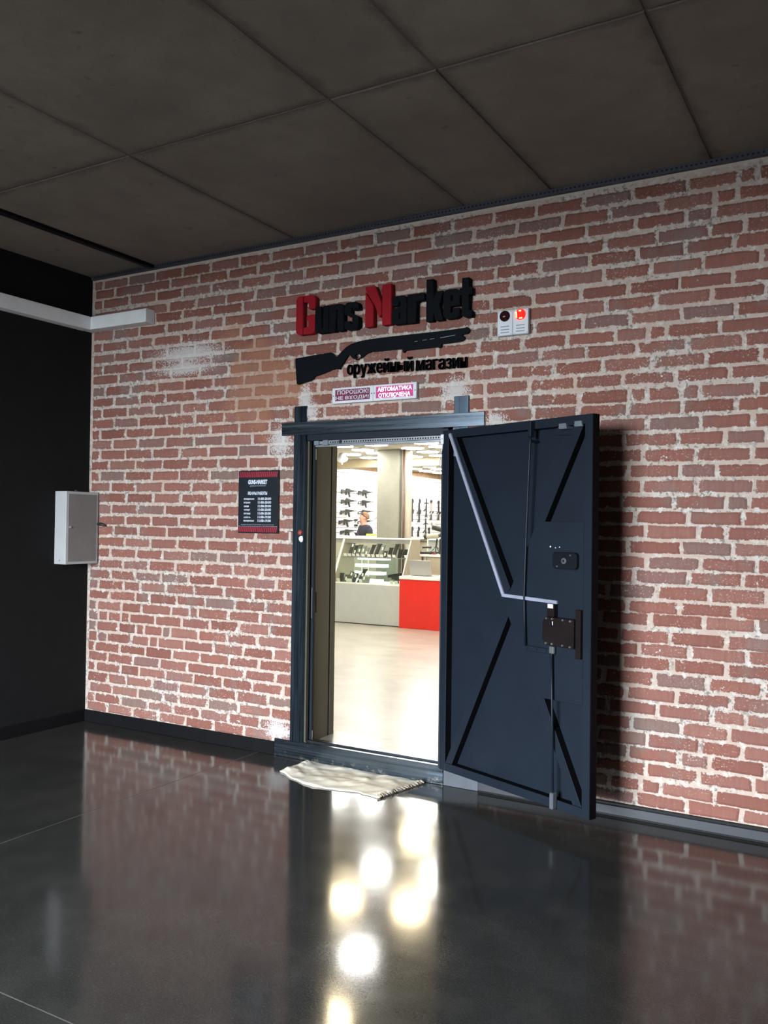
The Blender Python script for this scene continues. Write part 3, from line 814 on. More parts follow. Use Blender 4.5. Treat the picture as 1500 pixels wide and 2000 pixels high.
# upper lock cover
pts = []
for cu, cv, a0 in ((.985, 1.358, 0), (.868, 1.358, 90), (.868, 1.311, 180), (.985, 1.311, 270)):
    for k in range(5):
        a = radians(a0+k*22.5); pts.append((cu+.018*cos(a), cv+.018*sin(a)))
cov = DB().poly(pts, 0, .022).go('lock_cover', M['lock_grey'], bevel=.003)
m = DB(); n = 20
ring = [(.926+.0155*cos(2*pi*k/n), 1.333+.0155*sin(2*pi*k/n)) for k in range(n)]
m.poly(ring, .021, .027).go('cylinder_rosette', M['chrome'], cov, bevel=.002)
DB().tube([D(.926, 1.333, .026), D(.926, 1.333, .0285)], .0075, 12).go('key_hole', M['hole'], cov)
for u, v in ((.965, 1.362), (.882, 1.305)):
    DB().tube([D(u, v, .021), D(u, v, .0245)], [.005, .0035], 8).go('screw', M['chrome'], cov)
for u, v, r in ((.820, 1.401, .0045), (.853, 1.396, .003), (.879, 1.400, .003)):
    DB().tube([D(u, v, -.002), D(u, v, .001)], r, 8).go('drill_hole', M['white_label'])
for u0, u1, v0, v1 in ((.870, .927, 1.989, 2.017), (.968, 1.024, 1.993, 2.021)):
    b = DB(); b.poly([(u0, v0+.006), (u0+.006, v0+.014), (u0+.004, v1), (u1-.008, v1), (u1-.004, v0+.010), (u1, v0), (u0+.012, v0)], 0 if u0 > .95 else TK, .012)
    b = b.go('hinge_tab', M['paint_silver'], bevel=.002)
    for k in (0.35, 0.75): DB().tube([D(u0+(u1-u0)*k, v0+.006, .011), D(u0+(u1-u0)*k, v0+.006, .014)], .0028, 6).go('screw', M['chrome'], b)
DB().rect(.0, .034, .50, .515, 0, .0).bm.free()

# ------------------------------------------------------------------ closer rail over the doorway
rail = thing('closer_rail', 'perforated grey metal runner fixed under the door lintel', 'rail', (2.5, 0.02, 2.0))
MB().box(2.140, 2.966, -.004, .016, 2.004, 2.028).build('runner', M['rail'], rail, bevel=.002)
MB().box(2.060, 2.098, -.010, .020, 2.000, 2.028).build('end_block', M['paint_silver'], rail, bevel=.002)
MB().box(2.128, 2.168, -.012, .022, 1.997, 2.030).build('end_block', M['paint_silver'], rail, bevel=.002)
MB().box(2.098, 2.128, -.002, .014, 2.006, 2.024).build('link_arm', M['rail'], rail)
MB().box(2.060, 2.966, .010, .040, 1.990, 2.003).build('lower_lip', M['rail'], rail)
m = MB(); x = 2.18
while x < 2.955:
    if not 2.245 < x < 2.275: m.box(x, x+.0085, -.0048, -.0035, 2.0105, 2.0200)
    x += .0172
o = m.build('slots', M['hole'], rail); o['kind'] = 'stuff'
MB().tube([(2.26, -.006, 2.017), (2.26, -.018, 2.014)], .009, 10).build('roller', M['cable_black'], rail)
sen = thing('door_sensor', 'small white contact sensor with a thin cable at the top of the hinge post', 'sensor', (2.978, -.028, 1.96))
MB().box(2.966, 2.989, -.034, -.021, 1.972, 2.030).build('housing', M['white_plastic'], sen, bevel=.003)
MB().tube([(2.978, -.0345, 2.003), (2.978, -.033, 2.003)], .003, 8).build('screw', M['hole'], sen)
MB().tube([(2.979, -.028, 1.975), (2.975, -.028, 1.94), (2.964, -.026, 1.90), (2.958, -.022, 1.86), (2.960, -.015, 1.835), (2.965, -.004, 1.83)], .0032, 6).build('cable', M['white_plastic'], sen, smooth=True)

# ------------------------------------------------------------------ shop sign: raised letters
FRONT, BACK = -0.052, -0.0045


def arc(cx, cz, r, a0, a1, n=4): return [(cx+r*cos(radians(a0+(a1-a0)*k/n)), cz+r*sin(radians(a0+(a1-a0)*k/n))) for k in range(n+1)]


def rrect(x0, x1, z0, z1, r):
    return arc(x1-r, z1-r, r, 0, 90)+arc(x0+r, z1-r, r, 90, 180)+arc(x0+r, z0+r, r, 180, 270)+arc(x1-r, z0+r, r, 270, 360)


def glyph(ch):
    """list of (outer, holes) in metres, baseline at z=0."""
    if ch == 'G':
        return [([(.050, 0), (.050, .245)]+arc(.026, .219, .026, 90, 180)+arc(.026, .026, .026, 180, 270), []),
                ([(.060, 0)]+arc(.117, .028, .028, -90, 0)+[(.145, .118), (.084, .118), (.084, .086), (.098, .086), (.098, .046), (.060, .040)], []),
                ([(.060, .205), (.098, .199), (.098, .158), (.145, .158)]+arc(.117, .217, .028, 0, 90)+[(.060, .245)], [])]
    if ch == 'M':
        return [([(0, 0), (.055, 0), (.055, .128), (0, .212)], []), ([(0, .226), (.066, .128), (.098, .052), (.112, .070), (.112, .138), (.066, .245), (0, .245)], []),
                ([(.120, 0), (.180, 0), (.180, .245), (.124, .245), (.112, .215), (.120, .170)], [])]
    if ch == 'u':
        return [([(0, .168), (0, .026)]+arc(.026, .026, .026, 180, 270)+[(.100, 0), (.100, .168), (.061, .168), (.061, .030), (.044, .030), (.044, .168)], [])]
    if ch == 'n':
        return [([(0, 0), (.044, 0), (.044, .138), (.061, .138), (.061, 0), (.104, 0)]+arc(.080, .144, .024, 0, 90)+[(0, .168)], [])]
    if ch == 's':
        return [(arc(.028, .140, .028, 90, 180)+[(0, .098), (.058, .070), (.058, .032), (.044, .032), (.044, .052), (0, .052), (0, .024)]+arc(.024, .024, .024, 180, 270)
                 + arc(.078, .024, .024, -90, 0)+[(.102, .074), (.044, .104), (.044, .138), (.060, .138), (.060, .120), (.102, .120)]+arc(.078, .144, .024, 0, 90), [])]
    if ch == 'a':
        return [(arc(.026, .142, .026, 90, 180)+[(0, .112), (.042, .112), (.042, .138), (.056, .138), (.056, .104), (.018, .094), (0, .078), (0, .020)]+arc(.020, .020, .020, 180, 270)
                 + [(.098, 0)]+arc(.074, .144, .024, 0, 90), [[(.042, .030), (.056, .030), (.056, .078), (.042, .070)]])]
    if ch == 'r':
        return [([(0, 0), (.044, 0), (.044, .118), (.056, .128), (.086, .128), (.086, .168), (0, .168)], [])]
    if ch == 'k':
        return [([(0, 0), (.044, 0), (.044, .066), (.062, 0), (.110, 0), (.082, .090), (.108, .168), (.064, .168), (.044, .112), (.044, .245), (0, .245)], [])]
    if ch == 'e':
        return [(arc(.026, .142, .026, 90, 180)+arc(.026, .026, .026, 180, 270)+arc(.076, .026, .026, -90, 0)+[(.102, .056), (.060, .056), (.060, .032), (.042, .032), (.042, .072), (.102, .072)]+arc(.076, .142, .026, 0, 90),
                 [[(.042, .098), (.060, .098), (.060, .136), (.042, .136)]])]
    if ch == 't':
        return [([(.016, .128), (0, .128), (0, .168), (.016, .168), (.016, .225), (.060, .225), (.060, .168), (.080, .168), (.080, .128), (.060, .128), (.060, .034), (.080, .034), (.080, 0), (.040, 0)]+arc(.040, .024, .024, 270, 180), [])]


def put_glyph(ch, x, z, mat, parent, lab=None, sx=1.0):
    bm = bmesh.new()
    for outer, holes in glyph(ch):
        me = curve_mesh('letter', [outer]+holes, (BACK-FRONT)/2)
        for v in me.vertices: v.co = Vector((x+v.co.x*sx, (FRONT+BACK)/2+v.co.z, z+v.co.y))
        bm.from_mesh(me); bpy.data.meshes.remove(me)
    bmesh.ops.remove_doubles(bm, verts=bm.verts, dist=1e-5)
    bmesh.ops.recalc_face_normals(bm, faces=bm.faces)
    me = bpy.data.meshes.new('letter'); bm.to_mesh(me); bm.free()
    o = link_mesh('letter', me, mat, parent)
    if lab: o['label'] = lab


sign = thing('raised_sign_lettering', 'thick raised sign letters in red and black on the brick above the shotgun cut-out', 'sign', (2.55, -0.02, 2.70))
for ch, x, z, col in (('G', 1.938, 2.706, 'red'), ('u', 2.086, 2.701, 0), ('n', 2.193, 2.701, 0), ('s', 2.304, 2.701, 0), ('M', 2.455, 2.704, 'red'),
                      ('a', 2.643, 2.699, 0), ('r', 2.748, 2.698, 0), ('k', 2.873, 2.694, 0), ('e', 2.984, 2.696, 0), ('t', 3.086, 2.694, 0)):
    sx = 1.28 if ch == 'r' else (0.97 if ch == 't' else 1.0)
    put_glyph(ch, x, z, M['red'] if col else M['black_sign'], sign, 'red capital letter' if col else None, sx)
# shotgun silhouette
gun = thing('shotgun_cut_out', 'flat black shotgun silhouette on the brick under the raised letters', 'sign', (2.5, -0.01, 2.40))
me = curve_mesh('silhouette', [GUN, GUN_HOLE], 0.006)
for v in me.vertices: v.co = Vector((v.co.x, -0.0145+v.co.z, v.co.y))
link_mesh('silhouette', me, M['black_sign'], gun)
for a, b in GUN_DASH:
    MB().obox(((a[0]+b[0])/2, -0.0207, (a[1]+b[1])/2), (Vector((b[0]-a[0], 0, b[1]-a[1])).normalized()), (0, 1, 0), (0, 0, 1), math.dist(a, b)/2, .0006, .0012).build('slit', M['print_dim'], gun)
MB().tube([(2.378, -.014, 2.548), (2.372, -.014, 2.540), (2.377, -.014, 2.530)], .0035, 6).build('trigger', M['black_sign'], gun)
# lower line of lettering
cyr = thing('small_sign_lettering', 'black raised line of small Cyrillic letters under the shotgun cut-out', 'sign', (2.7, -0.01, 2.40))
word = 'оружейный магазин'
adv = {'ж': 1.35, 'ы': 1.3, 'м': 1.3, ' ': 0.35, 'г': 0.75, 'з': 0.9, 'р': 1.0}
tot = sum(adv.get(c, 1.0) for c in word)
unit = (3.124-2.304)/tot; x = 2.304
for c in word:
    wdt = adv.get(c, 1.0)*unit
    if c != ' ':
        sc = 0.067/0.60
        z0 = 2.430-0.020*(x-2.304)/0.82
        bm = bmesh.new()
        for sh in (-.035, 0, .035):
            me = text_mesh(c, 1.0, 0.0, 0.0)
            for v in me.vertices: v.co.x += sh
            bm.from_mesh(me); bpy.data.meshes.remove(me)
        xs = [v.co.x for v in bm.verts]; lo, hi = min(xs), max(xs)
        for n_, v in enumerate(bm.verts):
            v.co = Vector((x+.0005+(v.co.x-lo)/(hi-lo)*(wdt-.0025), -0.016, z0+v.co.y*sc))
        r = bmesh.ops.extrude_face_region(bm, geom=list(bm.faces))
        for v in r['geom']:
            if isinstance(v, bmesh.types.BMVert): v.co.y += 0.012
        bmesh.ops.recalc_face_normals(bm, faces=bm.faces)
        me = bpy.data.meshes.new('letter'); bm.to_mesh(me); bm.free()
        link_mesh('letter', me, M['black_sign'], cyr)
    x += wdt

# ------------------------------------------------------------------ light-up warning plates and the siren boxes
for k, (x0, x1, l1, l2, lit) in enumerate(((2.208, 2.5025, 'ПОРОШОК!', 'НЕ ВХОДИ!', 0), (2.5035, 2.802, 'АВТОМАТИКА', 'ОТКЛЮЧЕНА', 1))):
    s = thing('warning_light_plate', 'lit pinkish warning plate with glowing white Cyrillic words, right of its unlit twin' if lit else 'unlit maroon warning plate with grey Cyrillic words under the small lettering', 'warning sign', ((x0+x1)/2, -.01, 2.25))
    MB().box(x0, x1, -.028, -.004, 2.252, 2.349).build('housing', M['white_plastic'], s, bevel=.002)
    MB().box(x0+.022, x1-.022, -.0295, -.027, 2.267, 2.337).build('panel', M['maroon_lit' if lit else 'maroon'], s)
    mt = M['letter_lit' if lit else 'letter_unlit']
    xa, xb = x0+.034, x1-.030
    for t, za, zb, xx0, xx1 in ((l1, 2.306, 2.3325, xa+(.004 if not lit else 0), xb), (l2, 2.270, 2.296, xa-(.008 if not lit else -.006), xb-(0.010 if lit else -.002))):
        link_mesh('lettering', fit_mesh(text_mesh(t, 1, 0.0, 0.022), xx0, xx1, za, zb, -.0302), mt, s)
    for xs in (x0+.009, x1-.009): MB().tube([(xs, -.0295, 2.300), (xs, -.0275, 2.300)], .0035, 8).build('screw', M['hole'], s)
    if lit:
        for xs in (x0+.060, x0+.148, x0+.236):
            MB().tube([(xs, -.031, 2.2665), (xs, -.027, 2.2665)], [.002, .004], 8).build('led', M['lamp_white'], s)
for k, (x0, x1) in enumerate(((3.314, 3.4045), (3.4055, 3.497))):
    s = thing('siren_box', 'white alarm siren box with its round lens glowing red' if k else 'white alarm siren box with a dark unlit lens beside the glowing one', 'alarm', ((x0+x1)/2, -.01, 2.567))
    MB().box(x0, x1, -.034, -.004, 2.567, 2.707).build('housing', M['white_plastic'], s, bevel=.003)
    xc = (x0+x1)/2
    m = MB(); m.tube([(xc, -.030, 2.675), (xc, -.040, 2.675), (xc, -.0445, 2.675)], [.031, .030, .022], 24)
    ln = m.build('lens', M['lens_red' if k else 'lens_dark'], s, smooth=False)
    if k:
        MB().xz([(xc-.026, 2.690), (xc-.018, 2.690), (xc-.016, 2.655), (xc-.024, 2.660)], -.0465, -.042).build('lamp_glow', M['lens_hot'], ln)
        MB().xz([(xc-.008, 2.697), (xc+.008, 2.697), (xc+.006, 2.690), (xc-.006, 2.690)], -.0455, -.041).build('lamp_glow', M['lens_hot'], ln)
        MB().xz([(xc-.004, 2.656), (xc+.014, 2.657), (xc+.012, 2.650), (xc-.004, 2.650)], -.0455, -.041).build('lamp_glow', M['lens_hot'], ln)
    else:
        MB().xz([(xc-.006, 2.674), (xc+.006, 2.674), (xc+.004, 2.669), (xc-.008, 2.668)], -.0455, -.043).build('lamp', M['cloth_edge'], ln)
    for zz in (2.617, 2.600, 2.584): MB().box(xc-.025, xc+.025, -.0348, -.0335, zz-.0028, zz+.0028).build('slot', M['paint_silver'], s)
    for xs in (x0+.009, x1-.009):
        for zz in (2.575, 2.698): MB().tube([(xs, -.0352, zz), (xs, -.033, zz)], .0028, 6).build('screw', M['rail'], s)

# ------------------------------------------------------------------ opening-hours board
hb = thing('opening_hours_board', 'black opening hours board with red striped bands on the brick left of the door', 'sign', (1.626, -.01, 1.434))
X0, X1, Z0, Z1 = 1.459, 1.791, 1.434, 1.847
MB().box(X0, X1, -.016, -.004, Z0, Z1).build('board', M['board'], hb, bevel=.001)
for za, zb in ((Z1-.044, Z1-.008), (Z0+.007, Z0+.042)):
    m = MB(); nst = 21; w = (X1-X0-.012)/nst
    for i in range(nst):
        xx = X0+.004+i*w; m.xz([(xx, za), (xx+w*.62, za), (xx+w*1.15, zb), (xx+w*.53, zb)], -.0166, -.0158)
    m.build('stripe_band', M['print_red'], hb)


def print_(t, x0, x1, z0, z1, off=0.02, mat='print_white'):
    link_mesh('lettering', fit_mesh(text_mesh(t, 1, 0.0, off), x0, x1, z0, z1, -.0166), M[mat], hb)


def bz(v): return Z1-v*(Z1-Z0)            # fractions read down the board
def bx(v): return X0+v*(X1-X0)


print_('GUNS-MARKET', bx(.245), bx(.725), bz(.218), bz(.146), .05)
print_('оружейный магазин', bx(.285), bx(.69), bz(.258), bz(.230), .01, 'print_dim')
print_('РЕЖИМ РАБОТЫ', bx(.245), bx(.725), bz(.389), bz(.335), .045)
for i, (d, hrs, w, desc) in enumerate((('понедельник', '11:00-20:00', .265, 1), ('вторник', '11:00-20:00', .165, 1), ('среда', '11:00-20:00', .125, 1), ('четверг', '11:00-20:00', .16, 1), ('пятница', '11:00-20:00', .165, 0), ('суббота', '11:00-19:00', .165, 1), ('воскресенье', '11:00-19:00', .26, 1))):
    c = .452+i*.0583
    print_(d, bx(.145), bx(.145+w), bz(c+.021), bz(c-.011), .03)
    print_(hrs, bx(.50), bx(.825), bz(c+.018), bz(c-.022), .03)
for z_, x0_, x1_ in ((.868, .08, .90), (.893, .02, .985)):
    m = MB(); rr = random.Random(int(z_*1000)); xx = x0_
    while xx < x1_:
        w = rr.uniform(.012, .05); m.xz([(bx(xx), bz(z_)), (bx(min(x1_, xx+w)), bz(z_)), (bx(min(x1_, xx+w)), bz(z_-.007)), (bx(xx), bz(z_-.007))], -.0164, -.0159); xx += w+.012
    o = m.build('fine_print', M['print_dim'], hb); o['kind'] = 'stuff'

# ------------------------------------------------------------------ trunking, cabinet, conduit
tr = thing('cable_trunking', 'white square cable trunking turning the corner below the ceiling', 'cable trunk', (0.05, -0.05, 2.92))
MB().box(0.002, 0.648, -.085, -.004, 2.924, 3.020).build('trunk_run', M['trunk'], tr, bevel=.003)
MB().box(0.002, 0.085, -6.5, -.0865, 2.921, 3.020).build('trunk_run', M['trunk'], tr, bevel=.003)
MB().box(0.6485, 0.6515, -.085, -.004, 2.924, 3.020).build('end_cap', M['trunk'], tr)
cb = thing('meter_cabinet', 'light grey metal wall cabinet in the corner of the black wall', 'cabinet', (0.06, -.157, 1.185))
MB().box(0.001, 0.121, -.306, -.010, 1.185, 1.713).build('body', M['cabinet'], cb, bevel=.003)
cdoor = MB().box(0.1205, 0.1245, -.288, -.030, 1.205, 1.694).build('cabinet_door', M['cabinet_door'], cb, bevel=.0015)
MB().box(0.1205, 0.1235, -.0295, -.0255, 1.205, 1.694).build('door_seam', M['white_plastic'], cb)
MB().tube([(.124, -.272, 1.455), (.131, -.272, 1.455), (.134, -.272, 1.455)], [.009, .009, .006], 12).build('lock', M['chrome'], cdoor)
MB().tube([(.0605, -.3075, 1.213), (.0605, -.305, 1.213)], .005, 8).build('rivet', M['rail'], cb)
MB().tube([(.05, -.16, 1.713), (.05, -.16, 1.726)], .012, 8).build('gland', M['cable_black'], cb)
MB().tube([(.121, -.012, 1.476), (.15, -.014, 1.478), (.172, -.010, 1.472), (.196, .002, 1.466)], [.010, .013, .010, .008], 8).build('cable_end', M['cable_black'], cb, smooth=True)
cn = MB().box(0.624, 0.666, -6.8, -.002, H-.030, H-.004).build('ceiling_conduit', M['black_base'], bevel=.004)
tag(cn, 'black flat conduit running along the concrete ceiling near the black wall', 'conduit')

# ------------------------------------------------------------------ seal and sticker on the frame post
sl = thing('wax_seal', 'small red wax seal with a cord end on the left frame post', 'seal', (1.968, -.014, 1.43))
m = MB(); m.tube([(1.968, -.012, 1.444), (1.968, -.020, 1.444), (1.968, -.027, 1.446)], [.019, .018, .009], 10)
m.build('wax', M['sealwax'], sl, smooth=True)
MB().tube([(1.955, -.016, 1.446), (1.925, -.015, 1.448), (1.895, -.012, 1.449), (1.86, -.006, 1.452)], [.003, .0025, .002, .0015], 6).build('cord', M['cable_black'], sl)
m = MB(); m.xz([(1.957, 1.410), (1.966, 1.420), (1.984, 1.421), (1.990, 1.400), (1.984, 1.384), (1.970, 1.383), (1.958, 1.396)], -.0140, -.0122)
st = m.build('paper_sticker', M['white_label']); tag(st, 'torn white paper sticker below the red wax seal', 'sticker')

# ------------------------------------------------------------------ floor cloth at the threshold
random.seed(3)
from mathutils import noise as mn
NX, NY = 56, 26
bm = bmesh.new(); g = []
cor = [Vector((2.045, -.300)), Vector((2.800, -.425)), Vector((2.888, -.030)), Vector((2.068, -.024))]
for j in range(NY+1):
    row = []
    for i in range(NX+1):
        u, v = i/NX, j/NY
        a = cor[0].lerp(cor[1], u); b = cor[3].lerp(cor[2], u); P = a.lerp(b, v)
        # bulging front edge and rumpled sides
        P.y -= .085*sin(pi*min(1, u*1.25))**1.2*(1-v)**2
        P.y += .010*mn.noise((u*14, v*3, 1.7))*(1-v); P.x += .012*mn.noise((v*12, u*4, 5.1))*(1 if u < .1 or u > .9 else .3)
        ed = min(u, 1-u, v*.5, (1-v)*.8)
        z = .004+.014*max(0, mn.noise((P.x*9, P.y*14, 0.3))+.3)+.009*abs(mn.noise((P.x*22, P.y*26, 4.4)))
        z += .016*math.exp(-((u-.035)/.03)**2)*(.6+.8*abs(mn.noise((v*9, 2, 3))))+.012*math.exp(-((u-.975)/.03)**2)*abs(mn.noise((v*16, 8, 3)))*1.6
        z += .016*math.exp(-((u-.43)/.07)**2)*(1-v)**3
        z = .0028+(z-.0028)*(.25+.75*min(1, v/.22, max(0, (1-v))/.08+.3))
        row.append(bm.verts.new((P.x, P.y, z)))
    g.append(row)
for j in range(NY):
    for i in range(NX): bm.faces.new((g[j][i], g[j][i+1], g[j+1][i+1], g[j+1][i]))
# a turned-under skirt so that the sheet has thickness
rim = [g[0][i] for i in range(NX+1)]+[g[j][NX] for j in range(1, NY+1)]+[g[NY][i] for i in range(NX-1, -1, -1)]+[g[j][0] for j in range(NY-1, 0, -1)]
low = [bm.verts.new((v.co.x, v.co.y+.004, .0008)) for v in rim]
for k in range(len(rim)): bm.faces.new((rim[k], low[k], low[(k+1) % len(rim)], rim[(k+1) % len(rim)]))
bmesh.ops.recalc_face_normals(bm, faces=bm.faces)
me = bpy.data.meshes.new('floor_cloth'); bm.to_mesh(me); bm.free()
for p in me.polygons: p.use_smooth = True
fc = link_mesh('floor_cloth', me, M['cloth']); tag(fc, 'crumpled cream floor cloth lying at the door threshold', 'cloth')
m = MB(); rr = random.Random(5); xy0, xy1 = Vector((2.806, -.420)), Vector((2.892, -.040))
for k in range(16):
    p = xy0.lerp(xy1, (k+.5)/16); m.tube([(p.x-.015, p.y, .010+rr.uniform(0, .010)), (p.x+rr.uniform(.002, .012), p.y+rr.uniform(-.006, .006), .005+rr.uniform(0, .006))], [.007, .003], 5)
h = m.build('frayed_hem', M['cloth_edge'], fc); h['kind'] = 'stuff'

# ================================================================== the shop beyond the doorway
SX0, SX1, SY0, SY1, SZ0, SH = -4.3, 3.6, WT, 16.0, 0.09, 2.76
sf = MB().box(SX0, SX1, SY0+.06, SY1, -0.02, SZ0).build('floor_shop', M['shop_floor']); sf['kind'] = 'structure'
sc_ = MB().box(SX0-.1, SX1+.1, SY0, SY1+.1, SH, SH+.1).build('ceiling_shop', M['shop_ceiling']); sc_['kind'] = 'structure'
w = MB().box(SX1, SX1+.1, SY0, SY1+.1, 0, SH).build('wall_shop_right', M['shop_wall']); w['kind'] = 'structure'
w = MB().box(SX0-.1, SX1+.1, SY1, SY1+.1, 0, SH).build('wall_shop_far', M['shop_wall']); w['kind'] = 'structure'
m = MB(); m.box(SX0-.1, 1.966, SY0, SY0+.02, 0, SH); m.box(3.03, SX1+.1, SY0, SY0+.02, 0, SH); m.box(1.966, 3.03, SY0, SY0+.02, 2.10, SH)
w = m.build('wall_shop_front', M['shop_wall']); w['kind'] = 'structure'
sw = struct('wall_shop_left')
MB().box(SX0-.1, SX0-.014, SY0, SY1, 0, SH).build('backing', M['groove'], sw)
MB().box(SX0-.014, SX0-.002, SY0+.03, SY1-.01, 2.653, SH-.002).build('tan_band', M['tan_strip'], sw)
z = SZ0+.01; k = 0
while z < 2.60:
    MB().box(SX0-.014, SX0, SY0+.03, SY1-.01, z+.0035, min(z+.0975, 2.65)).build('slat', M['slat'], sw); z += .1025
bm_ = MB().box(SX0+.002, SX1-.002, 9.62, 9.95, 2.60, SH-.002).build('beam_1', M['beam']); bm_['kind'] = 'structure'
# concrete column with its cladding strip and brown pipe
co = struct('column_1', loc=(-1.9, 8.2, SZ0))
MB().box(-2.165, -1.745, 8.0, 8.40, SZ0+.001, SH-.002).build('shaft', M['column'], co, bevel=.008)
MB().box(-1.713, -1.560, 8.05, 8.12, SZ0+.001, SH-.002).build('cladding_strip', M['counter_beige'], co)
MB().tube([(-1.662, 8.02, SZ0+.002), (-1.662, 8.02, SH-.003)], .019, 10).build('pipe', M['pipe_brown'], co, smooth=True)

# ceiling light panels: hexagons; unseen ones added to brighten shop and slat wall
HEXES = [(-2.25, 7.02), (-2.30, 7.74), (-2.98, 8.45), (-3.04, 9.23), (-2.38, 8.33), (-1.62, 7.02), (-.76, 7.06), (-.82, 7.66), (-1.36, 7.75), (-1.45, 8.46), (-1.60, 9.23), (-2.18, 9.29), (-.75, 8.5), (-3.0, 7.4),
         (-3.72, 12.25), (-3.10, 11.7), (-3.22, 12.5), (-3.82, 13.1), (-3.80, 13.75), (-2.3, 11.6), (-2.4, 12.9), (-1.2, 12.2), (-.2, 11.3), (.4, 9.0),
         (-.18, 4.71), (.75, 2.78), (.58, 4.85), (-1.3, 3.3), (2.3, 4.4), (1.9, 6.6), (-2.6, 4.9), (2.4, 8.4), (1.5, 10.5), (-3.2, 3.0), (-3.55, 10.5), (-3.55, 11.2), (-3.6, 14.5), (-3.0, 10.7)]
WARM = [(-.26, 5.90), (-.04, 3.78), (.68, 3.98), (1.08, 1.74), (-1.7, 5.6)]


def hexlight(x, y, r, mat):
    t = thing('ceiling_light', 'x', 'ceiling light', (x, y, SH+.003), 0, 'hexagonal ceiling light panels in the shop')
    pts = [(r*cos(pi/3*i), r*sin(pi/3*i)) for i in range(6)]
    MB().prism([(a, b, -.018) for a, b in pts], (0, 0, -.006)).build('diffuser', M[mat], t, local=True)
    MB().prism([(a*1.04, b*1.04, -.0175) for a, b in pts], (0, 0, .012)).build('housing', M['white_plastic'], t, local=True)
    t['label'] = 'flat hexagonal ceiling light panel glowing %s in the shop' % ('white' if mat == 'hex_cool' else 'warm yellow')
    if mat == 'hex_warm': t['group'] = 'warm ceiling light panels in the shop'
    return t


for x, y in HEXES: hexlight(x, y, .205, 'hex_cool')
for x, y in WARM: hexlight(x, y, .225, 'hex_warm')
P = at_y(668, 898, 8.3)
dm = thing('dome_camera', 'white dome camera hanging from the shop ceiling by the left jamb', 'camera', (P.x, 8.3, P.z))
MB().tube([(0, 0, SH-P.z-.004), (0, 0, .06), (0, 0, .03), (0, 0, -.015), (0, 0, -.045), (0, 0, -.06)], [.05, .06, .105, .10, .05, .012], 14).build('housing', M['white_plastic'], dm, local=True, smooth=True)
MB().tube([(0, 0, -.055), (0, 0, -.085)], [.02, .014], 8).build('lens', M['white_plastic'], dm, local=True)

# ------------------------------------------------------------------ glass display cases in front
CY = 5.9


def display_case(x0, x1, lab, head=True):
    t = thing('display_case', lab, 'display case', ((x0+x1)/2, 6.2, SZ0))
    MB().box(x0, x1, CY, 6.46, SZ0+.012, .655).build('base', M['counter_grey'], t, bevel=.003)
    MB().box(x0+.01, x1-.01, CY+.02, 6.44, SZ0+.001, SZ0+.012).build('plinth', M['groove'], t)
    MB().box(x0, x1, CY, 6.46, .655, .668).build('deck', M['edge_white'], t)
    prof = [(CY, .668), (6.205, 1.290), (6.46, 1.290), (6.46, .668)]
    for xs in ((x0, x0+.012), (x1-.012, x1)):
        MB().prism([(xs[0], y, z) for y, z in prof], (xs[1]-xs[0], 0, 0)).build('end_panel', M['counter_beige'], t)
        MB().obox(((xs[0]+xs[1])/2, (CY+6.205)/2-.004, .98), (1, 0, 0), (0, .440, .898), (0, .898, -.440), .006, .340, .005).build('edge_trim', M['edge_white'], t)
    MB().box(x0, x1, 6.195, 6.47, 1.290, 1.305).build('top', M['edge_white'], t, bevel=.002)
    MB().box(x0+.013, x1-.013, 6.205, 6.222, 1.232, 1.289).build('header', M['rail_grey'], t)
    MB().prism([(x0+.012, CY+.008, .672), (x0+.012, 6.196, 1.232), (x0+.012, 6.199, 1.232), (x0+.012, CY+.011, .672)], (x1-x0-.024, 0, 0)).build('front_glass', M['glass'], t)
    MB().box(x0+.013, x1-.013, 6.115, 6.44, 1.022, 1.030).build('glass_shelf', M['glass'], t)
    MB().box(x0+.013, x1-.013, 6.112, 6.115, 1.020, 1.032).build('shelf_edge', M['rail_grey'], t)
    return t


display_case(-1.655, -.535, 'pale grey sloping glass display case full of magazines, beside the red counter')
display_case(-2.80, -1.660, 'sloping glass display case half hidden behind the left door jamb')


def magazine(px, py, y, zb, h, mat, tagc=True, w=.058, lean=.2, lab='', curve=.12, tilt=0.0):
    p = at_y(px, py, y)
    t = thing('magazine', lab, 'magazine', (p.x, y, zb))
    n = 5; outl = []
    L = []; Rr = []
    for i in range(n+1):
        s = i/n; cx = h*(curve*s*s+tilt*s); L.append((cx-w/2, s*h)); Rr.append((cx+w/2, s*h))
    pts = L+Rr[::-1]
    m = MB(); m.prism([(a, b*lean-.012, b) for a, b in pts], (0, .024, 0)); m.build('body', M[mat], t, bevel=.003, local=True)
    m = MB(); cx = h*(curve+tilt); m.prism([(cx-w/2-.003, h*lean-.015, h), (cx+w/2+.003, h*lean-.015, h), (cx+w/2+.003, h*lean-.013, h+.010), (cx-w/2-.003, h*lean-.013, h+.010)], (0, .03, 0)); m.build('floor_plate', M[mat], t, local=True)
    if tagc:
        a = tagc if isinstance(tagc, float) else .55
        m = MB(); m.obox((h*curve*a*a+h*tilt*a+.008, a*h*lean-.0145, a*h), Vector((1, 0, -.25)).normalized(), (0, 1, 0), Vector((.25, 0, 1)).normalized(), .0135, .001, .026); m.build('price_tag', M['card'], t, local=True)
    return t


